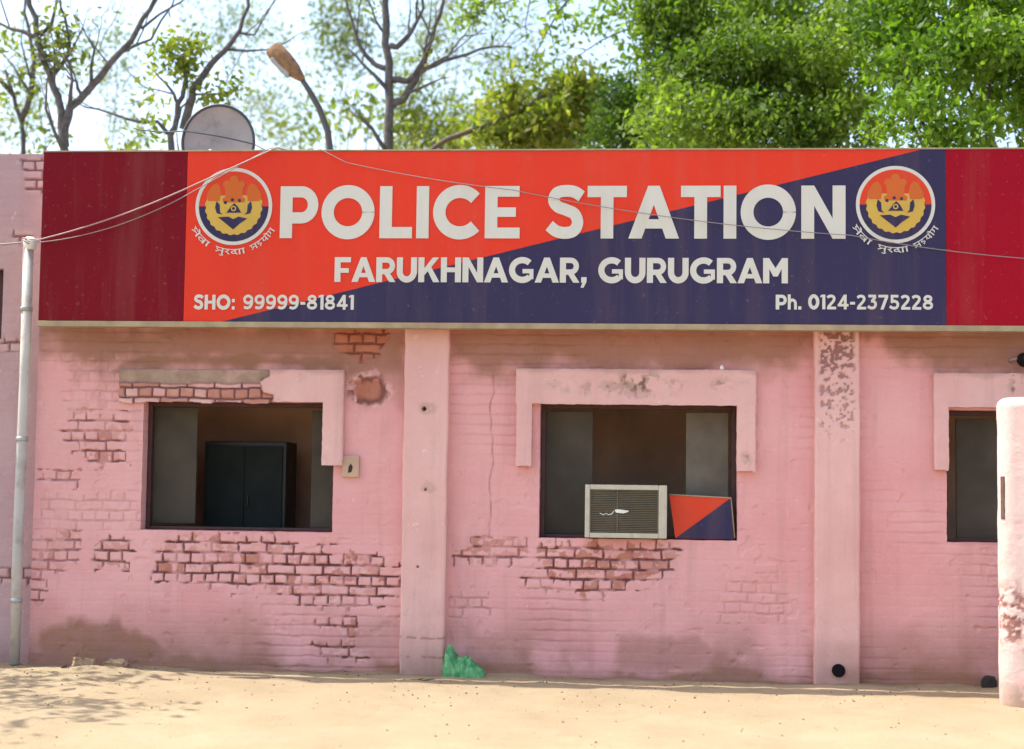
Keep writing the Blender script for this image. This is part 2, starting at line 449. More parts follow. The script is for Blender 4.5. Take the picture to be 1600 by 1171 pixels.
def wall_fn(X, Z):
    dzj, dxj, rnd = bricks(X, Z)
    n1 = fbm(X, Z, 5, 1, 4); n2 = fbm(X, Z, 22, 5, 3)
    wob = (fbm(X, Z, 11, 8, 4)-.5)*.13+(rnd-.5)*.06
    patch = np.zeros(X.shape); raw = np.zeros(X.shape); st = np.zeros(X.shape)
    for poly, s in PATCH:
        patch = np.maximum(patch, s*sstep(-.012, .016, sdf_poly(pxpoly(poly), X, Z)+wob*1.25+(n2-.5)*.03))
    for poly, s in RAW:
        raw = np.maximum(raw, s*sstep(-.02, .02, sdf_poly(pxpoly(poly), X, Z)+wob))
    # round crater right of the first window's hood
    fill = sstep(.30, .52, fbm(X, Z, 8, 44, 3))            # some joints are still full of paint
    red = np.exp(-((X-at(950, 870).x)/.42)**4-((Z-at(950, 870).z)/.17)**4)
    c = at(577, 610); rr = np.hypot((X-c.x)/1.25, Z-c.z)*(1+(n2-.5)*.5)
    crater = 1-sstep(.085, .12, rr); rim = np.exp(-((rr-.105)/.03)**2)
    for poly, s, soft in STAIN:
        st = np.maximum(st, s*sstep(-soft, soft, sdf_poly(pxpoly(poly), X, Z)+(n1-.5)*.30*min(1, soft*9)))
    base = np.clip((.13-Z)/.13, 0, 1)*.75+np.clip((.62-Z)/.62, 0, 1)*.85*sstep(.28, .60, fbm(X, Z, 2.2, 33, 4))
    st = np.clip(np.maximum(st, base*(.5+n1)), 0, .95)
    jw = .0075+.006*n2
    jz = 1-sstep(jw*.55, jw*1.25, dzj); jx = 1-sstep(jw*.45, jw*1.15, dxj)
    j = np.maximum(jz, jx*.92)
    # whole wall: painted-over courses; some areas show them more
    see = sstep(.45, .75, fbm(X, Z, 1.4, 77, 3))
    faint = np.maximum(jz, jx*.35)*(.0012+.0035*see)
    P = np.maximum(patch, raw)
    hole = (rnd > .93)*(patch > .5)*sstep(.004, .012, np.minimum(dzj, dxj))
    d = (n1-.5)*.010+(n2-.5)*.003-faint-j*P*(.016+.010*n2)*(.4+.6*fill)-raw*.012-patch*.004*sstep(.45, .6, fbm(X, Z, 12, 47, 3))+(rnd-.5)*.007*P-crater*.022-hole*.006
    # bottom: crumbled plaster
    d = d+np.clip(.10-Z, 0, .1)*(.12+.2*(n1-.5))
    # small pits
    pit = sstep(.80, .86, vn(X, Z, 16, 91))*sstep(.6, .9, n1+.25)
    d = d-pit*.006
    joint = np.clip(j*patch*1.15, 0, 1)*(.72+.28*n2)*(.35+.65*fill)
    joint = np.maximum(joint, jz*see*.16)
    joint = np.maximum(joint, rim*(vn(X, Z, 18, 61) > .42)*.75)
    joint = np.maximum(joint, j*raw*.55)
    worn = np.clip(patch*(1-j)*(.15+.75*sstep(.35, .7, fbm(X, Z, 18, 55, 2))), 0, 1)*.8
    worn = np.maximum(worn, np.exp(-((rr-.135)/.02)**2)*(vn(X, Z, 14, 62) > .5)*.6)
    flake = sstep(.47, .54, fbm(X, Z, 19, 48, 4))
    lip = np.exp(-((patch-.45)/.22)**2)*sstep(.42, .6, fbm(X, Z, 24, 58, 3))
    worn = np.maximum(worn, lip*.55)
    rawc = np.maximum(np.maximum(raw, crater)*.92, flake*patch*(1-j)*np.clip((rnd > .5)*.45+(rnd > .85)*.4+red*.75, 0, .88))
    worn = worn*(1-.8*(rawc > .3))
    # vertical hairline crack beside the second window, left
    crx = at(768, 650).x+(fbm(Z*0, Z, 5, 13, 3)-.5)*.06
    crk = np.exp(-((X-crx)/.006)**2)*(Z > at(768, 840).z)*(Z < at(768, 585).z)
    d = d-crk*.006; joint = np.maximum(joint, crk*.5*n2*1.6)
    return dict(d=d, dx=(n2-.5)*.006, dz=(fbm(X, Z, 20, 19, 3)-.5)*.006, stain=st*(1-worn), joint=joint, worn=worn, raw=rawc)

# ================================================================== SETTING: ground
GROUND = {}
def ground_z(x, y):
    gx, gy, Z = GROUND['g']
    i = np.clip(np.searchsorted(gx, x), 1, len(gx)-1); j = np.clip(np.searchsorted(gy, y), 1, len(gy)-1)
    return Z[i, j]
def build_ground():
    gx = np.concatenate([np.linspace(-1500, -30, 14), np.linspace(-29, -8, 20), np.arange(-7.9, 6, .05), np.linspace(6.1, 30, 22), np.linspace(40, 1500, 14)])
    gy = np.concatenate([np.linspace(-1500, -40, 12), np.linspace(-38, -8, 24), np.arange(-7.9, .6, .04), np.linspace(1, 20, 10), np.linspace(30, 1500, 14)])
    X, Y = np.meshgrid(gx, gy, indexing='ij')
    near = np.exp(-((np.clip(abs(X+.5)-8, 0, 99))/2)**2)*np.exp(-(np.clip(abs(Y+3)-5, 0, 99)/2)**2)
    Z = near*((fbm(X, Y, .7, 4, 4)-.5)*.05+(fbm(X, Y, 4, 6, 4)-.5)*.035+(1-2*abs(fbm(X*.25, Y, 2.2, 8, 3)-.5))*.02)
    Z = Z*np.clip(-Y/.3+.15, .15, 1)
    # low heap of sand and rubble at the left foot of the wall, dust banked against the wall
    g = ground_at(150, 1056); g2 = ground_at(20, 1060)
    Z += .06*np.exp(-((X-g.x)/.42)**2-((Y-g.y)/.16)**2)*(.6+.8*fbm(X, Y, 6, 9, 3))
    Z += .05*np.exp(-((X-g2.x)/.6)**2-((Y-g2.y)/.3)**2)*(.6+.8*fbm(X, Y, 5, 12, 3))
    Z += .032*np.exp(-((Y+.02)/.09)**2)*sstep(.35, .75, fbm(X, Y*.4, 2.6, 15, 4))
    Z -= np.where((Y > 1.2), .02, 0)
    GROUND['g'] = (gx, gy, Z)
    damp_shade = np.exp(-((Y+.05)/.16)**2)*.8*sstep(.3, .6, fbm(X, Y, 2.2, 5, 4))*near  # damp soil plus the wall-foot shadow strip, deepened in the ground colour
    idx = np.arange(X.size).reshape(X.shape)
    Q = np.stack([idx[:-1, :-1].ravel(), idx[1:, :-1].ravel(), idx[1:, 1:].ravel(), idx[:-1, 1:].ravel()], 1)
    me = fast_mesh('ground', np.stack([X, Y, Z], -1).reshape(-1, 3), Q, {'damp_shade': damp_shade.ravel()}, np.ones(len(Q), bool))
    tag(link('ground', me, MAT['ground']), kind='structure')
build_ground()

# ================================================================== BUILDING
bld = empty('station_building', (-1, 1.5, 0), 'single storey pink brick station with peeling wall behind the red and navy sign', 'building')
WX0, WX1, WTOP = at(52, 800).x, 5.4, at(800, 250).z
W1 = rect(222, 628, 521, 830); W2 = rect(843, 631, 1152, 843)
W3l = rect(1479, 641, 1540, 848); W3 = (W3l[0], W3l[0]+1.62, W3l[2], W3l[3])
ZS = 3.02
HO = [W1, W2, W3]
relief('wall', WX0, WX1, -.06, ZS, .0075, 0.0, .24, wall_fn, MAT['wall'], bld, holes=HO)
b = MB()
b.box(WX0, WX1, .012, .24, ZS+.001, WTOP)                                   # parapet behind the sign
b.build('parapet', MAT['wall'], bld)
b = MB(); b.box(WX0+.02, WX1-.02, .25, 5.5, 3.25, 3.40); b.build('roof', MAT['roof'], bld)
b = MB()
b.box(WX0, WX0+.2, .245, 5.5, -.05, 3.245); b.box(WX1-.2, WX1, .245, 5.5, -.05, 3.245)
b.box(WX0+.205, WX1-.205, 5.3, 5.5, -.05, 3.245)
b.build('outer_wall', MAT['wall'], bld)
PXM = (at(665, 700).x, at(1310, 700).x)
b = MB()
b.box(WX0+.205, WX1-.205, 1.7, 1.8, 0.021, 3.245)
for x in PXM: b.box(x-.06, x+.06, 0.245, 1.695, 0.021, 3.245)
b.build('room_wall', MAT['room'], bld)
b = MB(); b.box(WX0+.205, WX1-.205, .245, 5.29, -.05, .02); b.build('room_floor', MAT['room_floor'], bld)

# pilasters
def pil_fn(x0, x1, kind):
    def fn(X, Z):
        n1 = fbm(X, Z, 4, 21+kind, 4); n2 = fbm(X, Z, 25, 25+kind, 3)
        e = np.minimum(X-x0, x1-X)
        rnd_edge = -np.clip(.012-e, 0, 1)**2*60
        d = (n1-.5)*.012+(n2-.5)*.003+rnd_edge
        joint = np.zeros(X.shape); grey = np.zeros(X.shape); worn = np.zeros(X.shape)
        st = np.clip((.42-Z)/.42, 0, 1)*.75*n1*1.6+sstep(2.75, 2.95, Z)*.30
        if kind == 0:
            for (px, py, r, dp) in ((665, 640, .012, .05), (668, 765, .008, .02), (655, 885, .007, .02)):
                c = at(px, py); rr = np.hypot(X-c.x, (Z-c.z))
                joint = np.maximum(joint, 1-sstep(r, r*1.7, rr)); d = d-dp*(1-sstep(r, r*1.6, rr))
            for (px, py, rx, rz) in ((672, 640, .09, .06), (672, 762, .075, .05)):
                c = at(px, py); rr = np.hypot((X-c.x)/rx, (Z-c.z)/rz)+(n2-.5)*.8
                grey = np.maximum(grey, (1-sstep(.6, 1.1, rr))*.45)
            worn = sstep(.55, .75, n1)*.25
            # chipped course lines near the foot
            for py in (995, 1025):
                zc = at(660, py).z; joint = np.maximum(joint, np.exp(-((Z-zc-(n1-.5)*.03)/.008)**2)*(n2 > .5)*.55)
        else:
            zt = at(1310, 515).z; z2 = at(1310, 705).z
            fall = sstep(z2, zt, Z)
            chips = sstep(.62-.14*fall, .67-.12*fall, fbm(X, Z, 34, 51, 4)+.16*(fbm(X, Z, 7, 52, 2)-.5))*sstep(z2-.02, z2+.25, Z)
            chips *= sstep(.015, .06, e)
            d = d-chips*.012; joint = np.maximum(joint, chips*.75*(.4+.6*fall)); worn = sstep(.5, .6, fbm(X, Z, 34, 51, 4))*fall*(1-chips)*.7
            dz = abs(Z-at(1310, 695).z); joint = np.maximum(joint, (1-sstep(.01, .02, dz))*(vn(X, Z, 30, 5) > .6)*(e > .12)*.6)
        return dict(d=d, dx=(fbm(X*0, Z, 6, 29+kind, 3)-.5)*.014, stain=np.clip(st, 0, .9), joint=joint, grey=grey, worn=worn)
    return fn
PIL = []
for k, (a, c) in enumerate(((634, 703), (1277, 1347))):
    r = rect(a, 515, c, 515, -.11); r2 = rect(a-11+4*k, 1045, c-11+4*k, 1045, -.11)
    x0, x1 = (r[0]+r2[0])/2, (r[1]+r2[1])/2
    PIL.append((x0, x1))
    relief('pilaster', x0, x1, -.05, 2.98, .009, -.11, .115, pil_fn(x0, x1, k), MAT['trim'], bld)
# pipe mouth at the foot of the right pilaster
c = at(1310, 1048, -.12)
b = MB(); b.tube([(c.x, -.150, c.z), (c.x, -.02, c.z)], .052, n=18); 
b.build('drain_spout', MAT['black'], bld)

# window hoods (plaster bands, upside-down U)
def hood(name, band, legs, y, fn, zlow):
    x0, x1, z0, z1 = band
    lo = min([l[2] for l in legs]+[z0])
    def mask(X, Z):
        m = (Z > z0-zlow(X))
        for l in legs: m |= (X > l[0]) & (X < l[1]) & (Z > l[2]+(vn(X, Z, 30, 3)-.5)*.012)
        return m
    return relief(name, x0, x1, lo-.02, z1, .0075, y, -y-.004, fn, MAT['trim'], bld, mask=mask)
def hood_fn(x0, x1, z1, dirt, broken=None):
    def fn(X, Z):
        n1 = fbm(X, Z, 5, 61, 4); n2 = fbm(X, Z, 26, 63, 3)
        e = np.minimum(np.minimum(X-x0, x1-X), z1-Z)
        d = (n1-.5)*.010+(n2-.5)*.004-np.clip(.014-e, 0, 1)**2*50
        st = (1-sstep(0, .05, z1-Z+(n1-.5)*.06))*.35
        g = np.zeros(X.shape); j = np.zeros(X.shape); raw = np.zeros(X.shape); worn = sstep(.56, .72, n1)*.25
        for px, py, rx, rz, s in dirt:
            c = at(px, py, -.07); rr = np.hypot((X-c.x)/rx, (Z-c.z)/rz)
            f = (1-sstep(.4, 1.1, rr))*s*sstep(.44, .60, fbm(X, Z, 17, 67, 4))
            g = np.maximum(g, f*.8); d = d-f*.006; j = np.maximum(j, f*sstep(.55, .68, fbm(X, Z, 34, 71, 3))*.7)
        if broken:
            s = sdf_poly(pxpoly(broken, -.07), X, Z)+(n1-.5)*.07+(n2-.5)*.02
            br = sstep(-.006, .006, s)
            dzj, dxj, rnd = bricks(X, Z-.03, 5)
            zc = at(300, 599, -.07).z
            lower = 1-sstep(-.02, .02, Z-zc+(n1-.5)*.05)            # brick row below, concrete strip above
            jj = np.maximum(1-sstep(.005, .012, dzj), 1-sstep(.005, .010, dxj))
            crag = (fbm(X, Z, 11, 75, 5)-.5)
            d = np.where(s > 0, d*1.6-.030-.012*(1-lower)+crag*.035*(1-lower)-br*jj*lower*.022+(rnd-.5)*.014*lower, d)
            st = np.maximum(st, br*(1-lower)*sstep(.02, .12, crag+.06)*.7); j = np.maximum(j, br*np.exp(-((Z-zc+(n1-.5)*.05)/.010)**2)*.6); g = np.maximum(g, br*(1-lower)*.95); raw = br*lower*(.25+.5*(rnd > .45))*(1-jj)
            worn = np.maximum(worn, br*lower*(rnd < .5)*(1-jj)*.75)
            j = np.maximum(j, br*jj*lower*.85); st = np.maximum(st, br*(1-lower)*.25)
            j = np.maximum(j, np.exp(-(s/.010)**2)*.55)
        return dict(d=d, dx=(n2-.5)*.008, dz=(fbm(X, Z, 18, 69, 3)-.5)*.010, stain=st, joint=j, grey=g, raw=raw, worn=worn)
    return fn
HY = -.07
b1 = rect(183, 577, 537, 628, HY); l1 = rect(504, 628, 536, 728, HY)
hood('window_hood', b1, [l1], HY, hood_fn(b1[0], b1[1], b1[3], [(470, 590, .1, .05, .25)], [(170, 560), (420, 560), (420, 588), (406, 596), (412, 612), (428, 618), (424, 640), (170, 640)]),
     lambda X: (vn(X, X*0, 9, 4)-.35)*.03*(X < at(425, 610).x))
b2 = rect(806, 577, 1182, 632, HY)
hood('window_hood', b2, [rect(806, 632, 830, 728, HY), rect(1151, 632, 1181, 737, HY)], HY,
     hood_fn(b2[0], b2[1], b2[3], [(1000, 596, .24, .12, 1.0), (990, 604, .5, .12, .55), (880, 600, .16, .10, .3), (1130, 600, .12, .08, .5), (1165, 720, .06, .09, .5), (915, 610, .08, .06, .3)]), lambda X: 0*X)
b3 = rect(1460, 583, 1540, 636, HY); b3 = (b3[0], W3[1]+.13, b3[2], b3[3])
hood('window_hood', b3, [(b3[0], b3[0]+.115, at(1470, 735, HY).z, b3[2]), (b3[1]-.12, b3[1], at(1470, 735, HY).z, b3[2])], HY,
     hood_fn(b3[0], b3[1], b3[3], [(1590, 600, .10, .12, .9)]), lambda X: 0*X)

# windows: timber frame, shutters, curtain (children of the frame)
def window(r, left=None, right=None, mull=()):
    x0, x1, z0, z1 = r
    b = MB(); t = .034; Y0, Y1 = .13, .20
    x0 += .004; x1 -= .004; z0 += .004; z1 -= .004
    b.box(x0, x0+t, Y0, Y1, z0, z1, .004); b.box(x1-t, x1, Y0, Y1, z0, z1, .004)
    b.box(x0+t+.001, x1-t-.001, Y0+.002, Y1-.002, z1-t, z1, .004); b.box(x0+t+.001, x1-t-.001, Y0+.002, Y1-.002, z0, z0+t*.7, .004)
    return b.build('window', MAT['frame_wood'], bld)
def shutter(win, x0, x1, z0, z1, y, mat, name='shutter', open_=0.0):
    b = MB(); rot = Matrix.Rotation(open_, 3, 'Z'); piv = (x0, y, 0)
    b.box(x0, x1, y, y+.03, z0, z1, .003, 0, rot, piv)
    b.build(name, mat, win)
win1 = window(W1); win2 = window(W2); win3 = window(W3)
def xz(px, py, Y): p = at(px, py, Y); return p.x, p.z
shutter(win1, xz(238, 700, .24)[0], xz(306, 700, .24)[0], W1[2]+.05, W1[3]-.04, .24, MAT['shutter'], open_=.10)
shutter(win1, xz(488, 700, .24)[0], W1[1]-.02, W1[2]+.03, W1[3]-.06, .22, MAT['shutter'])
shutter(win2, W2[0]+.03, xz(926, 700, .24)[0], W2[2]+.03, W2[3]-.06, .22, MAT['shutter'])
shutter(win2, xz(1072, 700, .24)[0], xz(1138, 700, .24)[0], W2[2]+.06, W2[3]-.06, .25, MAT['curtain'], open_=-.08)
shutter(win3, W3[0]+.12, W3[0]+.62, W3[2]+.03, W3[3]-.06, .22, MAT['shutter'])

# lower wing at the left, set back
def wing_fn(X, Z):
    dzj, dxj, rnd = bricks(X, Z, 3)
    n1 = fbm(X, Z, 5, 81, 4); n2 = fbm(X, Z, 22, 85, 3)
    jw = .007+.005*n2; jz = 1-sstep(jw*.5, jw*1.25, dzj); jx = 1-sstep(jw*.5, jw*1.1, dxj); j = np.maximum(jz, jx)
    p = np.zeros(X.shape)
    for poly in ([(28, 246), (70, 246), (70, 304), (40, 300)], [(0, 530), (40, 530), (40, 552), (0, 552)], [(-40, 888), (60, 888), (60, 914), (-40, 914)], [(16, 360), (50, 362), (50, 385), (20, 380)]):
        p = np.maximum(p, sstep(-.02, .02, sdf_poly(pxpoly(poly, .2), X, Z)+(n1-.5)*.08))
    st = np.clip((.25-Z)/.25, 0, 1)*.7*n1*1.6
    return dict(d=(n1-.5)*.012-j*(.002+.016*p), stain=np.clip(st, 0, .9), joint=j*p*.75, worn=p*(1-j)*.3, raw=0*X)
wing = empty('wing_building', (-6.8, 1.5, 0), 'lilac pink wing wall set back at the far left, behind the white drain pipe', 'building')
WW = (-7.4, at(4, 470, .2).x, at(3, 530, .2).z, at(3, 420, .2).z)
wl = relief('wall', -8.8, WX0-.001, -.06, at(30, 241, .2).z, .012, .20, .25, wing_fn, MAT['wing'], wing, holes=[WW])
b = MB(); b.box(-8.8, WX0-.01, .46, 5.4, at(30, 241, .2).z-.7, at(30, 241, .2).z-.55); b.build('roof', MAT['roof'], wing)
b = MB(); b.box(-8.79, WX0-.03, 2.5, 2.6, 0, 3.3); b.box(-8.79, -8.7, .46, 2.49, 0, 3.3); b.build('room_wall', MAT['room'], wing)
b = MB(); b.box(WW[0]+.01, WW[1]-.01, .30, .34, WW[2]+.01, WW[3]-.01, .004); b.build('shutter', MAT['frame_wood'], wing)

# ================================================================== SIGN
SYF, SYB = -.30, -.20
sa = rect(64, 238, 1478, 505, SYF)
SX0, SZ0, SZ1 = sa[0], at(800, 505, SYF).z, at(800, 236, SYF).z
SX1 = 5.2
def sx(px): return at(px, 370, SYF).x
def sz(py, px=800): return at(px, py, SYF).z
XA, XB = sx(290), sx(1478)
sign = empty('sign_board', ((SX0+SX1)/2, SYF, SZ0), 'long red, orange and navy police station sign board across the top of the pink wall', 'sign')
def facepanel(x0, x1, z0, z1, y, name, mat, parent=sign, nx=60, nz=14):
    xs = np.linspace(x0, x1, nx); zs = np.linspace(z0, z1, nz)
    X, Z = np.meshgrid(xs, zs, indexing='ij')
    b = MB(); b.box(x0, x1, y, y+.012, z0, z1, .002); return b.build(name, mat, parent)
facepanel(SX0, XA-.002, SZ0, SZ1, SYF, 'end_panel', MAT['maroon'])
o = facepanel(XB+.002, SX1, SZ0, SZ1, SYF, 'end_panel', MAT['crimson'])
facepanel(XA, XB, SZ0, SZ1, SYF, 'centre_panel', MAT['orange'])
# navy field
dx0, dx1 = sx(352), sx(1440)
b = MB(); b.prism([(dx0, SZ0+.001), (XB-.001, SZ0+.001), (XB-.001, SZ1-.001), (dx1, SZ1-.001)], SYF-.002, SYF+.006)
b.build('navy_field', MAT['navy'], sign)
b = MB()
b.box(SX0, SX1, SYF+.013, SYB, SZ1-.03, SZ1-.001); b.box(SX0, SX0+.03, SYF+.013, SYB, SZ0+.031, SZ1-.031)
b.box(SX1-.03, SX1, SYF+.013, SYB, SZ0+.031, SZ1-.031)
for k in range(9):
    x = SX0+.5+k*1.22; b.box(x, x+.03, SYF+.013, SYB, SZ0+.031, SZ1-.031); b.box(x+.002, x+.028, SYB+.001, .011, SZ0+.2, SZ0+.23); b.box(x+.002, x+.028, SYB+.001, .011, SZ1-.3, SZ1-.27)
b.build('back_frame', MAT['metal'], sign)
b = MB(); b.box(SX0-.004, SX1, SYF-.014, SYB, SZ0-.048, SZ0-.002, .003); b.build('bottom_trim', MAT['alu'], sign)
b = MB(); b.box(SX0-.004, SX1, SYF-.008, SYB, SZ1+.001, SZ1+.014, .002); b.build('top_trim', MAT['alu'], sign)

def arc(cx, cz, rx, rz, a0, a1, n=20):
    return [(cx+rx*math.cos(math.radians(a0+(a1-a0)*k/n)), cz+rz*math.sin(math.radians(a0+(a1-a0)*k/n))) for k in range(n+1)]
def catmull(P, n=8):
    P = [P[0]]+P+[P[-1]]; out = []
    for i in range(1, len(P)-2):
        p0, p1, p2, p3 = (Vector(P[i+k]) for k in (-1, 0, 1, 2))
        for k in range(n):
            t = k/n; out.append(tuple(.5*((2*p1)+(p2-p0)*t+(2*p0-5*p1+4*p2-p3)*t*t+(3*p1-p0-3*p2+p3)*t**3)))
    return out+[P[-2]]
def stroke(P, w):
    """outline of a butt-ended stroke as strips"""
    P = [Vector(p) for p in P]; q = []
    L = []; R = []
    for i, p in enumerate(P):
        t = (P[min(i+1, len(P)-1)]-P[max(i-1, 0)]).normalized(); n = Vector((-t.y, t.x))*w/2
        L.append(tuple(p+n)); R.append(tuple(p-n))
    return ('strip', L, R)
def rc(x0, z0, x1, z1): return ('poly', [(x0, z0), (x1, z0), (x1, z1), (x0, z1)])
W_ = .25
H_ = .215
def glyph(ch):
    """(advance width, pieces) of one bold geometric letter, cap height 1"""
    w, h = W_, H_
    ring = lambda cx, cz, rx, rz: stroke(arc(cx, cz, rx, rz, 0, 360, 44), w-.01)
    bowl = lambda x, z0, z1, r: stroke([(.12, z1)]+arc(x, (z0+z1)/2, r, (z1-z0)/2, 90, -90, 18)+[(.12, z0)], h)
    if ch == 'I': return w, [rc(0, 0, w, 1)]
    if ch == '1': return .36, [rc(.14, 0, .36, 1), ('poly', [(0, .80), (.15, .86), (.15, 1.0), (0, .93)])]
    if ch == 'L': return .66, [rc(0, 0, w, 1), rc(w, 0, .66, h)]
    if ch == 'E': return .70, [rc(0, 0, w, 1), rc(w, 0, .70, h-.01), rc(w, 1-h+.01, .69, 1), rc(w, .41, .62, .59)]
    if ch == 'F': return .68, [rc(0, 0, w, 1), rc(w, 1-h+.01, .68, 1), rc(w, .37, .60, .555)]
    if ch == 'T': return .78, [rc(.39-w/2, 0, .39+w/2, 1-h), rc(0, 1-h, .78, 1)]
    if ch == 'H': return .84, [rc(0, 0, w, 1), rc(.84-w, 0, .84, 1), rc(w, .405, .84-w, .595)]
    if ch == 'N': return .86, [rc(0, 0, w, 1), rc(.86-w, 0, .86, 1), ('poly', [(.03, 1), (.86-w, 0), (.86-.03, 0), (w, 1)])]
    if ch == 'M': return 1.0, [rc(0, 0, w, 1), rc(1-w, 0, 1, 1), ('poly', [(.02, 1), (.41, .27), (.5, .27), (.5, .60), (.235, 1)]), ('poly', [(.98, 1), (.765, 1), (.5, .60), (.5, .27), (.59, .27)])]
    if ch == 'A': return 1.0, [('poly', [(0, 0), (.262, 0), (.5, .64), (.5, 1), (.385, 1)]), ('poly', [(1, 0), (.615, 1), (.5, 1), (.5, .64), (.738, 0)]), rc(.22, .19, .78, .365)]
    if ch == 'K': return .88, [rc(0, 0, w, 1), ('poly', [(w-.01, .26), (.86, .995), (.60, .995), (w-.01, .55)]), ('poly', [(.36, .52), (.62, 0), (.885, 0), (.51, .66)])]
    if ch == 'P': return .76, [rc(0, 0, w, 1), bowl(.43, .39, 1-h/2, .24)]
    if ch == 'R': return .80, [rc(0, 0, w, 1), bowl(.44, .42, 1-h/2, .235), ('poly', [(.28, .42), (.55, 0), (.81, 0), (.52, .44)])]
    if ch == 'O': return 1.10, [stroke(arc(.54, .5, .54-w/2, .51-w/2+.012, 0, 360, 52), w)]
    if ch == 'C': return .96, [stroke(arc(.54, .5, .54-w/2, .51-w/2+.012, 42, 318, 40), w)]
    if ch == 'G': return 1.03, [stroke(arc(.55, .5, .55-w/2, .51-w/2+.012, 46, 316, 40), w), ('poly', [(.84, .17), (1.01, .13), (1.01, .54), (.84, .54)]), rc(.56, .37, .86, .54)]
    if ch == 'U': return .84, [stroke([(w/2, 1)]+[(w/2, .45)]+arc(.42, .42, .42-w/2, .42-h/2, 180, 360, 24)+[(.84-w/2, .45), (.84-w/2, 1)], w)]
    if ch == 'S': return .76, [stroke(catmull([(.70, .80), (.56, .885), (.38, .905), (.21, .865), (.145, .725), (.23, .605), (.39, .545), (.56, .465), (.625, .30), (.55, .15), (.38, .105), (.20, .14), (.06, .245)]), .225)]
    if ch == '0': return .78, [ring(.39, .5, .285, .402)]
    if ch == '2': return .70, [stroke(catmull([(.06, .80), (.20, .89), (.36, .905), (.51, .84), (.55, .70), (.48, .55), (.33, .38), (.13, .16)]), .19), rc(.03, 0, .69, .18)]
    if ch == '3': return .70, [rc(.06, .82, .62, 1), stroke([(.56, .86), (.34, .56)], .2), stroke(catmull([(.26, .565), (.42, .56), (.56, .46), (.575, .29), (.47, .135), (.30, .10), (.14, .14), (.03, .23)]), .19)]
    if ch == '4': return .80, [rc(.46, 0, .66, 1), rc(.02, .20, .80, .37), ('poly', [(.02, .30), (.24, .33), (.58, .80), (.50, 1), (.46, 1)])]
    if ch == '5': return .72, [rc(.10, .82, .64, 1), rc(.10, .45, .28, .86), stroke(catmull([(.13, .50), (.28, .57), (.44, .55), (.585, .44), (.59, .25), (.47, .12), (.31, .095), (.15, .14), (.03, .23)]), .19)]
    if ch == '7': return .70, [rc(0, .82, .70, 1), ('poly', [(.14, 0), (.37, 0), (.70, .83), (.47, .83)])]
    if ch == '8': return .76, [stroke(arc(.38, .735, .225, .17, 0, 360, 32), .185), stroke(arc(.38, .29, .275, .195, 0, 360, 32), .19)]
    if ch == '9': return .74, [stroke(arc(.37, .665, .268, .24, 0, 360, 36), .19), stroke(catmull([(.635, .66), (.63, .42), (.54, .20), (.38, .10), (.22, .10), (.08, .16)]), .19)]
    if ch == 'h': return .64, [rc(0, 0, .20, 1.02), stroke([(.10, .36)]+arc(.32, .38, .22, .265, 150, 0, 14)+[(.54, 0)], .195)]
    if ch == '-': return .40, [rc(.02, .33, .38, .51)]
    if ch == '.': return .22, [rc(0, 0, .22, .22)]
    if ch == ':': return .22, [rc(0, 0, .22, .22), rc(0, .50, .22, .72)]
    if ch == ',': return .24, [('poly', [(.02, 0), (.02, .22), (.24, .22), (.24, .03), (.12, -.20), (.0, -.20), (.07, 0)])]
    return .36, []
def lettering(txt, px0, py0, px1, py1, mat, parent, y=SYF, gap=.085, name='lettering'):
    items = []; x = 0.0
    for ch in txt:
        adv, pcs = glyph(ch)
        tight = .05 if ch in 'AT' else 0
        items.append((x-tight/2, pcs)); x += adv+gap-tight
    width = x-gap
    p0 = at(px0, (py0+py1)/2, y); p1 = at(px1, (py0+py1)/2, y); k = (p1.x-p0.x)/width
    zt = (at(px0, py0, y).z+at(px1, py0, y).z)/2; zb = (at(px0, py1, y).z+at(px1, py1, y).z)/2; kz = zt-zb
    print('TEXT', txt, round(k/kz, 3))
    b = MB()
    for x, pcs in items:
        for i, pc in enumerate(pcs):
            yf = y-.0052-.00035*i
            T = lambda q: (p0.x+(x+q[0])*k, zb+q[1]*kz)
            if pc[0] == 'poly': b.prism([T(q) for q in pc[1]], yf, y-.0022)
            else:
                L, R = [T(q) for q in pc[1]], [T(q) for q in pc[2]]
                lf = [b.bm.verts.new((q[0], yf, q[1])) for q in L]; rf = [b.bm.verts.new((q[0], yf, q[1])) for q in R]
                lb = [b.bm.verts.new((q[0], y-.0022, q[1])) for q in L]; rb = [b.bm.verts.new((q[0], y-.0022, q[1])) for q in R]
                for j in range(len(L)-1):
                    for A, B in ((lf, rf), (lb, lf), (rf, rb)): b.bm.faces.new((A[j], A[j+1], B[j+1], B[j]))
                for j in (0, len(L)-1): b.bm.faces.new((lf[j], rf[j], rb[j], lb[j]))
    return b.build(name, mat, parent)
lettering('POLICE STATION', 438, 291, 1321, 373, MAT['white'], sign)
lettering('FARUKHNAGAR, GURUGRAM', 523, 403, 1231, 442, MAT['white'], sign, gap=.06)
lettering('SHO:', 303, 461, 367, 484, MAT['white'], sign, gap=.09)
lettering('99999-81841', 380, 461, 553, 484, MAT['white'], sign, gap=.09)
lettering('Ph.', 1212, 461, 1252, 484, MAT['white'], sign, gap=.09)
lettering('0124-2375228', 1263, 461, 1458, 484, MAT['white'], sign, gap=.09)

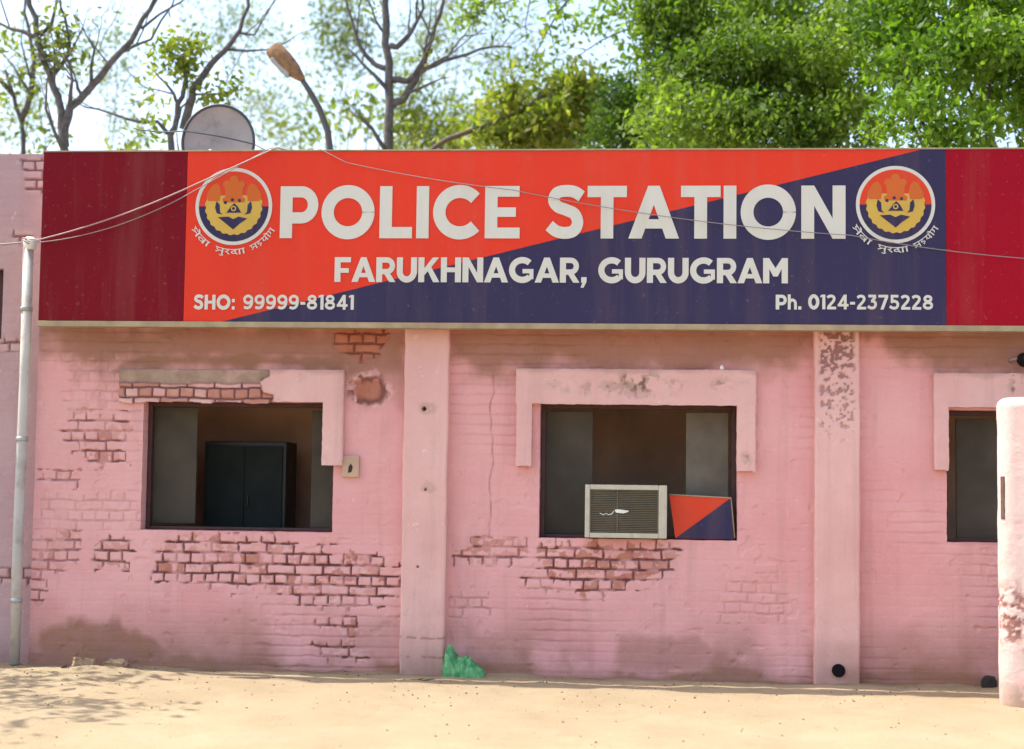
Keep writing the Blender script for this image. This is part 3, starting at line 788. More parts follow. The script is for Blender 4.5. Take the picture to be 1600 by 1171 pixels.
def disc(b, cx, cz, r, y0, y1, a0=0., a1=2*math.pi, n=48, ri=0.0, mi=0):
    pts = [(cx+r*math.cos(a0+(a1-a0)*k/n), cz+r*math.sin(a0+(a1-a0)*k/n)) for k in range(n+1)]
    if ri > 0:
        for k in range(n):
            q0 = a0+(a1-a0)*k/n; q1 = a0+(a1-a0)*(k+1)/n
            vs = []
            for (q, rr) in ((q0, ri), (q0, r), (q1, r), (q1, ri)): vs.append((cx+rr*math.cos(q), cz+rr*math.sin(q)))
            b.prism(vs, y0, y1, mi)
    else:
        if abs(a1-a0-2*math.pi) < 1e-6: pts = pts[:-1]
        b.prism(pts, y0, y1, mi)
_c = lambda cx, cz, r: arc(cx, cz, r, r, 0, 360, 10)
DEVA = {  # the motto's letters as pen strokes (unit height): advance, strokes
 'S': (.82, [[(.18, .85), (.18, .55), (.40, .42), (.12, .10)], [(.32, .45), (.70, .45)], [(.70, .85), (.70, 0)]]),
 'e': (.0, [[(-.12, .85), (-.26, 1.08), (-.42, 1.18)]]),
 'v': (.76, [[(.62, .85), (.62, .0)], _c(.34, .36, .22), [(-.10, .88), (-.22, 1.08), (-.36, 1.16)]]),
 'A': (.36, [[(.2, .85), (.2, 0)]]),
 'u': (.0, [[(-.16, -.04), (-.02, -.18), (-.14, -.32), (-.32, -.24)]]),
 'r': (.60, [[(.25, .85), (.40, .64), (.22, .48), (.10, .52)], [(.20, .48), (.50, .05)]]),
 'k': (.95, [_c(.28, .40, .19), [(.28, .60), (.60, .85)], [(.42, .28), (.62, .03)], [(.80, .85), (.80, 0)]]),
 'h': (.70, [[(.40, .85), (.40, .66), (.16, .60), (.22, .42), (.50, .42), (.55, .24), (.30, .14), (.36, -.04)]]),
 'y': (.80, [[(.15, .85), (.32, .66), (.16, .36), (.40, .25), (.65, .36)], [(.65, .85), (.65, 0)]]),
 'o': (.36, [[(.2, .85), (.2, 0)], [(.2, .88), (.10, 1.06), (-.10, 1.16)]]),
 'g': (.76, [[(.22, .85), (.22, .36), (.08, .24)], [(.60, .85), (.60, 0)]]),
}
def emblem(px, py, rpx):
    c = at(px, py, SYF); s = (at(px+rpx, py, SYF).x-c.x)/60.0        # one unit = one pixel of the 60 px emblem
    cx, cz = c.x, c.z; y = SYF
    b = MB(); disc(b, cx, cz, 60*s, y-.006, y-.0022, n=64)
    em = b.build('emblem', MAT['white'], sign)
    b = MB(); disc(b, cx, cz, 54.5*s, y-.0078, y-.0055, 0, math.pi, n=32); b.build('upper_field', MAT['red'], em)
    b = MB(); disc(b, cx, cz, 54.5*s, y-.0078, y-.0055, math.pi, 2*math.pi, n=32); b.build('lower_field', MAT['navy'], em)
    P = lambda x, z: (cx+x*s, cz+z*s)
    # gold wreath: lower bowl solid, leaves at its rim
    b = MB()
    pts = []
    for k in range(61):
        a = math.radians(158+(382-158)*k/60); r = 44+(.9 if k % 4 < 2 else -.6)
        pts.append(P(r*math.cos(a), r*math.sin(a)))
    b.prism(pts, y-.0095, y-.0070)
    b.build('wreath', MAT['gold'], em)
    b = MB()   # amber shoulders of the wreath, open at the top
    for sg in (-1, 1):
        pp = [P(sg*43, 14), P(sg*41, 22), P(sg*34, 33), P(sg*27, 36), P(sg*22, 30), P(sg*20, 20), P(sg*22, 8), P(sg*40, 8)]
        b.prism(pp, y-.0102 if sg > 0 else y-.0101, y-.0072)
    # pillar of four lions, three heads in sight, on a plinth
    b.prism([P(-17, 6), P(17, 6), P(18, 12), P(13, 15), P(14, 28), P(11, 36), P(-11, 36), P(-14, 28), P(-13, 15), P(-18, 12)], y-.0108, y-.0074)
    for (x, z, r) in ((-11, 34, 6.2), (11, 34, 6.2), (0, 41, 7)): disc(b, *P(x, z), r*s, y-.0114-.0002*x/11, y-.0076, n=16)
    b.build('lion_capital', MAT['amber'], em)
    b = MB()   # navy details: side strokes, centre mark, ribbon
    for sg in (-1, 1):
        b.prism([P(sg*27, 8), P(sg*22, 3), P(sg*21, -9), P(sg*17, -13), P(sg*26, -11), P(sg*29, -2)], y-.0114, y-.0078)
    b.prism([P(-11, -10), P(12, -10), P(7, -1), P(1, 5), P(-4, 0)], y-.0117, y-.0078)
    b.prism([P(-24, -17), P(-8, -16), P(0, -20), P(8, -16), P(22, -19), P(10, -27), P(0, -36), P(-10, -28)], y-.0116, y-.0078)
    for x, z in ((-13, 6), (9, 9), (-2, 10)): disc(b, *P(x, z), 2.6*s, y-.0119, y-.0078, n=10)
    b.build('crest_detail', MAT['navy'], em)
    b = MB()
    disc(b, *P(0, -3.5), 4.2*s, y-.0126, y-.0100, n=14, ri=2.4*s)
    b.build('crest_highlight', MAT['gold'], em)
    for pp in ([P(-15, -11), P(-11, -11), P(-13, -2), P(-16, -2)], [P(13, -11), P(17, -11), P(17, 2), P(14, 2)]):
        b = MB(); b.prism(pp, y-.0126, y-.0100); b.build('crest_highlight', MAT['gold'], em)
    # motto bent round the ring's foot
    for word, a0, a1 in (('SevA', 207, 238), ('SurkA', 247, 286), ('Shyog', 293, 331)):
        x = 0; L = []
        for ch in word:
            adv, st_ = DEVA[ch]; L += [[(x+p[0], p[1]) for p in q] for q in st_]; x += adv
        L.append([(x*k/8, .85) for k in range(9)])
        b = MB()
        for i, q in enumerate(L):
            _, A, B = stroke(q, .125)
            yf = y-.0045-.00022*i
            def T(p):
                an = math.radians(a0+(a1-a0)*p[0]/x); r = (75-9.5*p[1])*s
                return (cx+r*math.cos(an), cz+r*math.sin(an))
            for j in range(len(A)-1):
                b.prism([T(A[j]), T(A[j+1]), T(B[j+1]), T(B[j])], yf, y-.0022)
        b.build('motto', MAT['white'], em)
emblem(365.5, 323, 60); emblem(1399, 320, 62)

# ================================================================== things on and in the wall
# drain pipe
pt = at(45, 385, -.04); pb = at(26, 1034, -.04); pxm = (at(44, 400, -.04).x+at(26, 1030, -.04).x)/2
pipe = empty('drain_pipe', (pxm, -.06, 0), 'old white plastic drain pipe standing at the left corner of the pink wall', 'drain pipe')
MB().tube([(pxm, -.06, .02), (pxm-.004, -.062, 1.2), (pxm+.004, -.058, 2.4), (pxm, -.06, pt.z)], .044, n=16).build('pipe', MAT['pvc'], pipe)
for z in (.55, 1.9, 3.0):
    b = MB(); b.lathe([(.046, -.02), (.051, -.018), (.051, .018), (.046, .02)], (pxm, -.06, z), 16); b.box(pxm-.012, pxm+.012, -.018, .004, z-.012, z+.012)
    b.build('pipe_clamp', MAT['metal'], pipe)
MB().lathe([(.001, .07), (.03, .066), (.055, .04), (.06, .01), (.05, -.03), (.045, -.045)][::-1], (pxm+.01, -.06, pt.z+.01), 16).build('cap', MAT['chrome'], pipe)

def sag(a, b_, s, n=24):
    a = Vector(a); b_ = Vector(b_); return [a.lerp(b_, k/n)-Vector((0, 0, s*4*(k/n)*(1-k/n))) for k in range(n+1)]
pcap = Vector((pxm+.02, -.10, pt.z+.03))
e1 = at(300, 291, -.36); e2 = at(432, 231, -.34); e3 = Vector((e2.x+.35, .06, WTOP+.02))
tag(MB().tube([pcap, pcap+Vector((.01,-.16,.005))]+sag(at(60, 375, -.37), e1, .035)+sag(e1, e2, .0, 8)[1:]+[e3], .0062, n=6).build('cable', MAT['cable_pale']), 'pale twisted cable climbing from the drain pipe cap across the maroon end of the sign', 'cable')
e1b = at(292, 305, -.35); 
tag(MB().tube([pcap-Vector((0,.012,.02)), pcap+Vector((.01,-.17,-.015))]+sag(at(60, 379, -.36), e1b, .07)+sag(e1b, at(422, 232, -.33), .0, 8)[1:]+[e3+Vector((.03, 0, -.01))], .004, n=6).build('cable', MAT['cable']), 'thin darker cable hanging just under the pale one over the maroon sign end', 'cable')
tag(MB().tube([Vector((e2.x+.3, .06, WTOP+.015)), at(486, 231, -.25), at(500, 233, -.335)]+sag(at(540, 254, -.34), at(800, 297, -.34), .02)+sag(at(800, 297, -.34), at(1330, 368, -.34), .05)[1:]+sag(at(1330, 368, -.34), at(1600, 404, -.34), .02)[1:]+sag(at(1600, 404, -.34), (5.15, -.2, at(1600, 400, -.3).z+.1), .05)[1:], .0036, n=6).build('cable', MAT['cable']), 'long thin grey cable slanting down across the sign lettering to the right', 'cable')
tag(MB().tube(sag(at(-60, 384, -.02), pcap, .01, 8), .007, n=6).build('cable', MAT['cable']), 'short dark cable coming from the left wing wall to the drain pipe cap', 'cable')

# junction box beside the first window
r = rect(534, 712, 561, 746, -.03); jb = empty('switch_box', ((r[0]+r[1])/2, 0, r[2]), 'small yellowed switch box with a dark hole right of the left window', 'switch box')
b = MB(); b.box(r[0], r[1], -.035, .006, r[2], r[3], .008); b.build('box', MAT['socket'], jb)
c = at(547, 732, -.036); b = MB(); b.prism([(c.x-.018, c.z-.04), (c.x+.012, c.z-.03), (c.x+.022, c.z+.01), (c.x+.006, c.z+.04), (c.x-.012, c.z+.015)], -.0375, -.03); b.build('hole', MAT['darkstone'], jb)

# air conditioner sitting in the second window
zs = W2[2]+.012
ac = empty('air_conditioner', (at(980, 800, -.1).x, 0, zs), 'cream framed window air conditioner with dark grille in the middle window', 'air conditioner')
r = rect(914, 760, 1042, 843, -.10); ax0, ax1, az0, az1 = r; az0 = zs
az1 = az0+(r[3]-r[2])
b = MB(); b.box(ax0+.015, ax1-.01, -.085, .42, az0+.01, az1-.012, .006); b.build('casing', MAT['cream'], ac)
b = MB(); t = .040
b.box(ax0, ax0+t, -.125, -.086, az0, az1, .008); b.box(ax1-t*1.7, ax1, -.125, -.086, az0, az1, .008)
b.box(ax0+t+.001, ax1-t*1.7-.001, -.123, -.088, az1-t, az1, .006); b.box(ax0+t+.001, ax1-t*1.7-.001, -.123, -.088, az0, az0+t, .006)
b.build('bezel', MAT['cream'], ac)
b = MB(); gx0, gx1, gz0, gz1 = ax0+t, ax1-t*1.7, az0+t, az1-t
b.box(gx0, gx1, -.094, -.088, gz0, gz1)
k = 0; z = gz0+.008
while z < gz1-.004:
    b.box(gx0+.004, gx1-.004, -.109, -.0945, z, z+.0085, 0, 0, Matrix.Rotation(.35, 3, 'X')); z += .0145
for x in (gx0+.002, (gx0+gx1)/2-.06, gx1-.012): b.box(x, x+.008, -.116, -.0942, gz0+.001, gz1-.001)
b.build('grille', MAT['grille'], ac)
b = MB(); c = at(968, 800, -.12)
def blob(cx, cz, w_, h_, seed): return [(cx+w_*math.cos(a)*(1+.18*math.sin(3*a+seed)), cz+h_*math.sin(a)*(1+.2*math.cos(2*a+seed))) for a in (2*math.pi*k/18 for k in range(18))]
b.prism(blob(c.x+.012, c.z+.004, .055, .016, 1), -.1205, -.115)
b.build('badge', MAT['chrome'], ac)
b = MB(); b.tube([(c.x-.16, -.117, c.z-.012), (c.x-.13, -.118, c.z-.028), (c.x-.11, -.118, c.z-.014), (c.x-.085, -.118, c.z-.026), (c.x-.06, -.118, c.z-.016), (c.x-.045, -.118, c.z+.006)], .0035, n=6); b.build('badge_swirl', MAT['chrome'], ac)

# small red and navy board leaning beside it
q = [at(1046, 774, .02), at(1142, 779, .02), at(1147, 842, .02), at(1058, 842, .02)]
sb = empty('small_board', (q[2].x, .02, zs), 'small slanted board, red above and navy below, leaning beside the air conditioner', 'board')
zb0 = zs; ztl, ztr = q[0].z, q[1].z
b = MB(); b.prism([(q[0].x, ztl), (q[0].x+.05, zb0), (q[2].x, zb0), (q[1].x, ztr)], .012, .024); b.build('red_face', MAT['red'], sb)
b = MB(); b.prism([(q[0].x+.052, zb0+.001), (q[2].x-.002, zb0+.001), (q[1].x-.004, ztr-.006), (q[1].x-.02, ztr-.012)], .008, .013); b.build('navy_face', MAT['navy'], sb)
b = MB(); b.tube([(q[0].x, .012, ztl+.004), (q[1].x, .012, ztr+.004), (q[2].x+.004, .012, zb0+.01)], .007, n=6); b.build('edge_strip', MAT['alu'], sb)

# steel cupboard inside the first room
cy = .75
r = rect(318, 690, 446, 830, cy)
cb = empty('cupboard', ((r[0]+r[1])/2, cy+.25, .02), 'dark green steel cupboard with black edges seen inside the left window', 'cupboard')
b = MB(); b.box(r[0], r[1], cy+.012, cy+.45, .04, r[3], .01); b.build('carcass', MAT['cabinet_edge'], cb)
xm = (r[0]+r[1])/2
for (a, c_) in ((r[0]+.03, xm-.004), (xm+.004, r[1]-.03)):
    b = MB(); b.box(a, c_, cy-.008, cy+.011, .10, r[3]-.04, .005); d = b.build('door', MAT['cabinet'], cb)
b = MB(); b.box(xm+.03, xm+.042, cy-.03, cy-.009, 1.35, 1.45, .003); b.build('handle', MAT['cabinet_edge'], d)

# lamp fitting over the third window's hood
c = at(1596, 562, -.12)
lf = empty('wall_lamp', (c.x, -.05, c.z), 'small black lamp fitting on the wall above the right window hood', 'lamp')
b = MB(); b.lathe([(.012, -.03), (.028, -.02), (.052, .02), (.06, .075), (.05, .085)], (c.x+.03, -.16, c.z), 16, 'Y'); b.build('lamp_head', MAT['black'], lf)
b = MB(); b.tube([(c.x-.07, .004, c.z-.01), (c.x-.06, -.06, c.z+.005), (c.x+.0, -.10, c.z+.01)], .010, n=8); b.build('bracket', MAT['cable'], lf)
b = MB(); b.tube([(c.x-.07, -.012, c.z-.01), (c.x-.05, -.03, c.z-.07), (c.x-.055, -.078, c.z-.13)], .004, n=6); b.build('lead', MAT['cable_pale'], lf)

# little pale stub on the middle hood
c = at(1128, 573, -.05)
b = MB(); b.lathe([(.012, 0), (.02, .004), (.018, .02), (.009, .034), (.003, .04)], (c.x, -.045, b2[3]+.001), 12)
tag(b.build('insulator', MAT['chrome']), 'tiny white insulator knob standing on top of the middle window hood', 'insulator')

# gate pillar in the foreground, right
GY = -1.05
gp = at(1549, 860, GY); gw, gr = .62, .15
gtop = at(1580, 624, GY).z
gc = Vector((gp.x+gw*.60, GY-.10, 0))
def rrect(w_, r_, n=8):
    out = []
    for qx, qy, a0 in ((1, 1, 0), (-1, 1, 90), (-1, -1, 180), (1, -1, 270)):
        for k in range(n+1):
            a = math.radians(a0+90*k/n); out.append((qx*(w_/2-r_)+r_*math.cos(a), qy*(w_/2-r_)+r_*math.sin(a)))
    return out
post = empty('gate_pillar', gc, 'cream pink rounded gate pillar in sunlight at the right edge, in front of the wall', 'pillar')
prof = rrect(gw, gr, 18)
# resample outline
P2 = []
for k in range(len(prof)):
    a = Vector(prof[k]); c_ = Vector(prof[(k+1) % len(prof)]); n = max(1, int((c_-a).length/.012))
    for i in range(n): P2.append(a.lerp(c_, i/n))
nP = len(P2); zl = np.concatenate([np.linspace(-.05, gtop-.07, 260), gtop-.07+.07*np.sin(np.linspace(.12, 1, 8)*math.pi/2)])
ins = np.concatenate([np.zeros(260), .07*(1-np.cos(np.linspace(.12, 1, 8)*math.pi/2))])
rotz = math.radians(-24); V = []; AT = {k: [] for k in ('stain', 'joint', 'worn', 'raw', 'grey')}
per = np.linspace(0, 2.2, nP, endpoint=False)
for z, i_ in zip(zl, ins):
    n1 = fbm(per, per*0+z, 5, 101, 4); n2 = fbm(per, per*0+z, 28, 105, 3); n3 = fbm(per, per*0+z, 20, 107, 3)
    zc = at(1580, 950, GY).z
    chip = sstep(.47, .53, n3)*np.exp(-((z-zc+.05)/.22)**4); flk = sstep(.60, .64, fbm(per, per*0+z, 9, 111, 4))*.8
    for k in range(nP):
        q = P2[k]; s = 1-i_/(gw/2)*1.0
        q = q*(s+(n1[k]-.5)*.03+(n2[k]-.5)*.008-chip[k]*.02-flk[k]*.006)
        V.append((gc.x+q.x*math.cos(rotz)-q.y*math.sin(rotz), gc.y+q.x*math.sin(rotz)+q.y*math.cos(rotz), z))
    AT['stain'] += list(np.clip((.30-z)/.30, 0, 1)*.95*(.5+n1)); AT['joint'] += list(chip*.75*(n2 > .42)); AT['raw'] += list(chip*.35); AT['worn'] += list(flk*.6); AT['grey'] += [0]*nP
Q = []
for j in range(len(zl)-1):
    for k in range(nP): Q.append((j*nP+k, j*nP+(k+1) % nP, (j+1)*nP+(k+1) % nP, (j+1)*nP+k))
V.append((gc.x, gc.y, gtop+.004)); top = len(V)-1
for k_ in AT: AT[k_].append(0)
j = len(zl)-1
for k in range(0, nP, 1): Q.append((j*nP+k, j*nP+(k+1) % nP, top, top))
Vn = np.array(V)
me = bpy.data.meshes.new('shaft'); me.from_pydata([tuple(v) for v in Vn], [], [q if q[2] != q[3] else q[:3] for q in Q]); me.polygons.foreach_set('use_smooth', [True]*len(Q))
for k_, v_ in AT.items():
    a_ = me.attributes.new(k_, 'FLOAT', 'POINT'); a_.data.foreach_set('value', np.array(v_, np.float32))
shaft = link('shaft', me, MAT['post'], post)
# hinge slot on its left face
hp = at(1566, 778, GY-.1)
b = MB(); b.box(-.012, .012, -.012, .012, -.155, .155, .003)
o = b.build('hinge_slot', MAT['rustdark'], post); 
SLOT = o

# dark stone by the pillar, rubble, pebbles
def rock(name, loc, sz_, mat, seed, label, cat, group=None, flat=.6):
    bm = bmesh.new(); bmesh.ops.create_icosphere(bm, subdivisions=3, radius=1.0); rnd = random.Random(seed)
    pl = [(Vector((rnd.uniform(-1, 1), rnd.uniform(-1, 1), rnd.uniform(-.7, 1))).normalized(), rnd.uniform(.55, .85)) for _ in range(11)]
    for v in bm.verts:
        d = v.co.normalized(); r = 1.0
        for n_, h in pl:
            dd = d.dot(n_)
            if dd > 1e-3: r = min(r, h/dd)
        v.co = d*r*(1+.04*rnd.uniform(-1, 1))
        v.co = Vector((v.co.x*sz_[0], v.co.y*sz_[1], v.co.z*sz_[2]))
    me = bpy.data.meshes.new(name); bm.to_mesh(me); bm.free()
    o = bpy.data.objects.new(name, me); COL.objects.link(o); me.materials.append(mat)
    o.location = loc; o.rotation_euler = (0, 0, rnd.uniform(0, 6)); return tag(o, label, cat, group)
g = ground_at(1545, 1076); rock('stone', (g.x, g.y, .045), (.075, .06, .065), MAT['darkstone'], 2, 'black round stone on the ground at the left foot of the gate pillar', 'stone')
g = ground_at(1338, 1063); rock('stone', (g.x, g.y, .025), (.06, .05, .035), MAT['darkstone'], 5, 'flat dark stone on the ground beside the right pilaster foot', 'stone')
def brickbat(px, py, L, H, W_, rz, mat, label):
    g = ground_at(px, py); b = MB(); b.box(-L/2, L/2, -W_/2, W_/2, -H/2, H/2, .008)
    bm = b.bm; bmesh.ops.subdivide_edges(bm, edges=bm.edges[:], cuts=2, use_grid_fill=True)
    rnd = random.Random(px)
    for v in bm.verts: v.co += Vector((rnd.uniform(-1, 1), rnd.uniform(-1, 1), rnd.uniform(-1, 1)))*.011
    o = b.build('brick', mat); o.location = (g.x, g.y, H/2+.035); o.rotation_euler = (rnd.uniform(-.12, .12), rnd.uniform(-.15, .15), rz)
    return tag(o, label, 'brick', 'broken bricks at the foot of the wall')
brickbat(130, 1049, .16, .065, .10, .5, MAT['stone'], 'pale broken brick lying on the sand heap below the brown stain, nearest the drain pipe')
brickbat(182, 1049, .17, .05, .10, -.25, MAT['stone'], 'pale broken brick to the right of the sand heap, farthest from the drain pipe')
g = ground_at(100, 1056); rock('stone', (g.x, g.y, .05), (.055, .05, .05), MAT['darkstone'], 9, 'small dark brown stone at the left end of the sand heap by the wall', 'stone')
for k, (px, py, s) in enumerate(((497, 1104, .016), (728, 497+600, .010), (975, 1127, .018), (1012, 1085, .012), (1145, 1120, .010), (560, 1150, .014), (430, 1128, .010), (1220, 1095, .012), (745, 1158, .016), (1400, 1140, .010), (330, 1090, .016), (870, 1108, .009))):
    g = ground_at(px, py)
    rock('pebble', (g.x, g.y, s*.5+.006), (s*1.3, s, s*.7), MAT['stone'] if k % 3 else MAT['darkstone'], 20+k, 'small loose pebble lying on the open sandy ground', 'pebble', 'pebbles strewn over the sandy ground')
# loose grit: far too many bits to count
rs = np.random.RandomState(77); n = 1500
gx_ = rs.uniform(-5.6, 3.9, n); gy_ = -np.abs(rs.normal(0, 1, n))**1.3*1.6-.02; sz_ = .0025+.009*rs.rand(n)**3
oct_ = np.array([(1, 0, 0), (-1, 0, 0), (0, 1, 0), (0, -1, 0), (0, 0, .7), (0, 0, -.7)]); fc = np.array([(0, 2, 4), (2, 1, 4), (1, 3, 4), (3, 0, 4), (2, 0, 5), (1, 2, 5), (3, 1, 5), (0, 3, 5)])
an = rs.uniform(0, 6.28, n); ca, sa_ = np.cos(an), np.sin(an)
GV = oct_[None]*sz_[:, None, None]*rs.uniform(.6, 1.4, (n, 6, 1)); GV = np.stack([GV[..., 0]*ca[:, None]-GV[..., 1]*sa_[:, None]+gx_[:, None], GV[..., 0]*sa_[:, None]+GV[..., 1]*ca[:, None]+gy_[:, None], GV[..., 2]+ground_z(gx_, gy_)[:, None]+.002], -1)
me = fast_mesh('grit', GV.reshape(-1, 3), (fc[None]+6*np.arange(n)[:, None, None]).reshape(-1, 3))
o = link('grit', me, MAT['grit']); tag(o, 'fine loose grit and crumbs of mortar scattered over the sandy ground', 'grit', kind='stuff')
# dry twig
g = ground_at(650, 1069)
b = MB(); b.tube([(g.x-.12, g.y-.02, .02), (g.x-.03, g.y, .03), (g.x+.06, g.y+.015, .028), (g.x+.14, g.y+.05, .035)], .010, .004, 6); b.tube([(g.x, g.y+.003, .03), (g.x+.07, g.y-.03, .05)], .005, .002, 5)
tag(b.build('twig', MAT['bark_brown']), 'dark dry twig on the ground in front of the left pilaster', 'twig')

# crumpled green plastic bag
def bag():
    g = ground_at(722, 1052); rs = np.random.RandomState(8)
    n = 46; V = []; Q = []
    # a sheet of film pushed into a heap: a tall fold on the left, loose crumples to the right
    for i in range(n):
        for j in range(n):
            u, v = i/(n-1)*2-1, j/(n-1)*2-1
            r = max(abs(u), abs(v)); dome = max(0, 1-r**2.2)
            ux, vy = np.array([u]), np.array([v])
            rg = lambda sc, sd: 1-2*abs(float(fbm(ux+v*.35, vy-u*.25, sc, sd, 2)[0])-.5)*2
            H = .13+.13*math.exp(-((u+.60)/.26)**2)-.03*(u > .6)
            z = H*dome**.42+dome**.5*(.055*(rg(1.6, 3)-.5)+.050*(rg(3.8, 8)-.5)+.016*(rg(9, 5)-.5))
            x = u*.17+.05*(float(fbm(ux, vy, 2.6, 21, 2)[0])-.5)-.03*dome; y_ = v*.125+.05*(float(fbm(ux, vy, 2.6, 27, 2)[0])-.5)
            V.append((x, y_, max(.004, z)))
    for i in range(n-1):
        for j in range(n-1): Q.append((i*n+j, (i+1)*n+j, (i+1)*n+j+1, i*n+j+1))
    me = fast_mesh('plastic_bag', np.array(V), np.array(Q), None, np.ones(len(Q), bool)); me.materials.append(MAT['bag'])
    o = bpy.data.objects.new('plastic_bag', me); COL.objects.link(o); o.location = (g.x+.05, -.16, .005)
    tag(o, 'crumpled green plastic bag lying at the wall foot beside the left pilaster', 'plastic bag')
bag()

# ================================================================== beyond the roof
# satellite dish
DYY = 1.2
dc = at(341, 223, DYY); dr = at(397, 223, DYY).x-dc.x
dish = empty('satellite_dish', (dc.x, DYY+.2, 3.4), 'grey round satellite dish with dark rim rising behind the left part of the sign', 'satellite dish')
b = MB(); n = 40; rings = []
for j in range(9):
    r = dr*j/8
    if j == 0: rings.append([b.bm.verts.new((dc.x, DYY+.07, dc.z))]); continue
    rings.append([b.bm.verts.new((dc.x+r*math.cos(2*math.pi*k/n), DYY+.07*(1-(j/8)**2)+.0, dc.z+r*math.sin(2*math.pi*k/n)*1.04)) for k in range(n)])
for k in range(n): b.bm.faces.new((rings[0][0], rings[1][k], rings[1][(k+1) % n])).smooth = True
for j in range(1, 8):
    for k in range(n): b.bm.faces.new((rings[j][k], rings[j+1][k], rings[j+1][(k+1) % n], rings[j][(k+1) % n])).smooth = True
b.build('reflector', MAT['dish'], dish)
b = MB(); b.tube([(dc.x+dr*math.cos(a), DYY-.004, dc.z+dr*1.04*math.sin(a)) for a in (2*math.pi*k/48 for k in range(49))], .014, n=6, cap=False); b.build('rim', MAT['dish_rim'], dish)
b = MB(); b.tube([(dc.x, DYY+.09, dc.z), (dc.x, DYY+.22, dc.z-.1), (dc.x, DYY+.24, 3.39)], .025, n=10); b.box(dc.x-.12, dc.x+.12, DYY+.12, DYY+.36, 3.401, 3.42); b.build('mast', MAT['metal'], dish)
b = MB(); b.tube([(dc.x, DYY+.0, dc.z-dr*.98), (dc.x, DYY-.32, dc.z-dr*.55)], .012, n=8); b.tube([(dc.x, DYY-.34, dc.z-dr*.60), (dc.x, DYY-.25, dc.z-dr*.42)], .028, n=10); b.build('feed_arm', MAT['metal'], dish)
p0 = at(286, 205, DYY-.05); p1 = at(398, 226, DYY-.03)
tag(MB().tube(sag(p0-Vector((.5, -.1, -.05)), p0, .02, 6)+sag(p0, p1, -.012, 10)[1:]+sag(p1, Vector((p1.x+.7, .15, WTOP)), .02, 8)[1:], .006, n=6).build('cable', MAT['dish_rim']), 'dark cable running in front of the grey satellite dish', 'cable')

# rusty street lamp
LY = 4.0
lp = [at(516, 240, LY), at(512, 205, LY), at(498, 168, LY), at(482, 140, LY), at(470, 122, LY)]
base = Vector((lp[0].x, LY, 0))
lamp = empty('street_lamp', base, 'rusty orange street lamp on a bent dark pole above the left half of the sign', 'street lamp')
b = MB(); b.tube([base, Vector((lp[0].x, LY, 3.0))]+lp, .045, .028, 10); b.build('pole', MAT['pole'], lamp)
h0, h1 = at(474, 126, LY), at(424, 74, LY)
ax = (h1-h0); L = ax.length; ax.normalize(); sd = Vector((ax.z, 0, -ax.x)); b = MB(); dep = Vector((0, -1, 0))
sec = [(0, .03, .035), (.10, .05, .05), (.30, .085, .07), (.62, .105, .07), (.86, .105, .06), (.97, .09, .04), (1.0, .08, .03)]
rings = []
for t, wd, dp in sec:
    c = h0+ax*L*t; rings.append([b.bm.verts.new(c+sd*wd*math.cos(a)+dep*dp*math.sin(a)) for a in (2*math.pi*k/16 for k in range(16))])
for a_, b_ in zip(rings, rings[1:]):
    for k in range(16): b.bm.faces.new((a_[k], a_[(k+1) % 16], b_[(k+1) % 16], b_[k])).smooth = True
b.bm.faces.new(rings[0]); b.bm.faces.new(rings[-1])
b.build('lamp_head', MAT['rust'], lamp)
b = MB(); c = h0+ax*L*.55-sd*.07; b.box(c.x-.045, c.x+.045, c.y-.05, c.y+.05, c.z-.14, c.z+.14, .02, 0, Matrix.Rotation(math.atan2(ax.x, ax.z), 3, 'Y')); b.build('lens', MAT['dish'], lamp)

# ------------------------------------------------------------------ trees
def leaves(cent, spread, n, size, rs, tint=None, tv=.18):
    """n leaf quads scattered round each centre; returns verts, quads, tint"""
    C = np.repeat(np.asarray(cent), n, 0); m = len(C)
    S = np.repeat(np.broadcast_to(np.asarray(spread, float), (len(cent), 3)), n, 0)
    P = C+rs.normal(0, 1, (m, 3))*S
    d = rs.normal(0, 1, (m, 3)); d[:, 2] -= .5; d /= np.linalg.norm(d, axis=1)[:, None]
    e = rs.normal(0, 1, (m, 3)); e -= d*(e*d).sum(1)[:, None]; e /= np.linalg.norm(e, axis=1)[:, None]
    s = (size*rs.uniform(.6, 1.4, m))[:, None]
    nr = np.cross(d, e)
    V = np.stack([P-d*s, P+e*s*.48+nr*s*.12, P+d*s, P-e*s*.48+nr*s*.12], 1).reshape(-1, 3)
    Q = np.arange(4*m).reshape(-1, 4)
    t = np.repeat((rs.rand(len(cent)) if tint is None else tint), n)+rs.normal(0, tv, m)
    return V, Q, np.repeat(np.clip(t, 0, 1), 4)

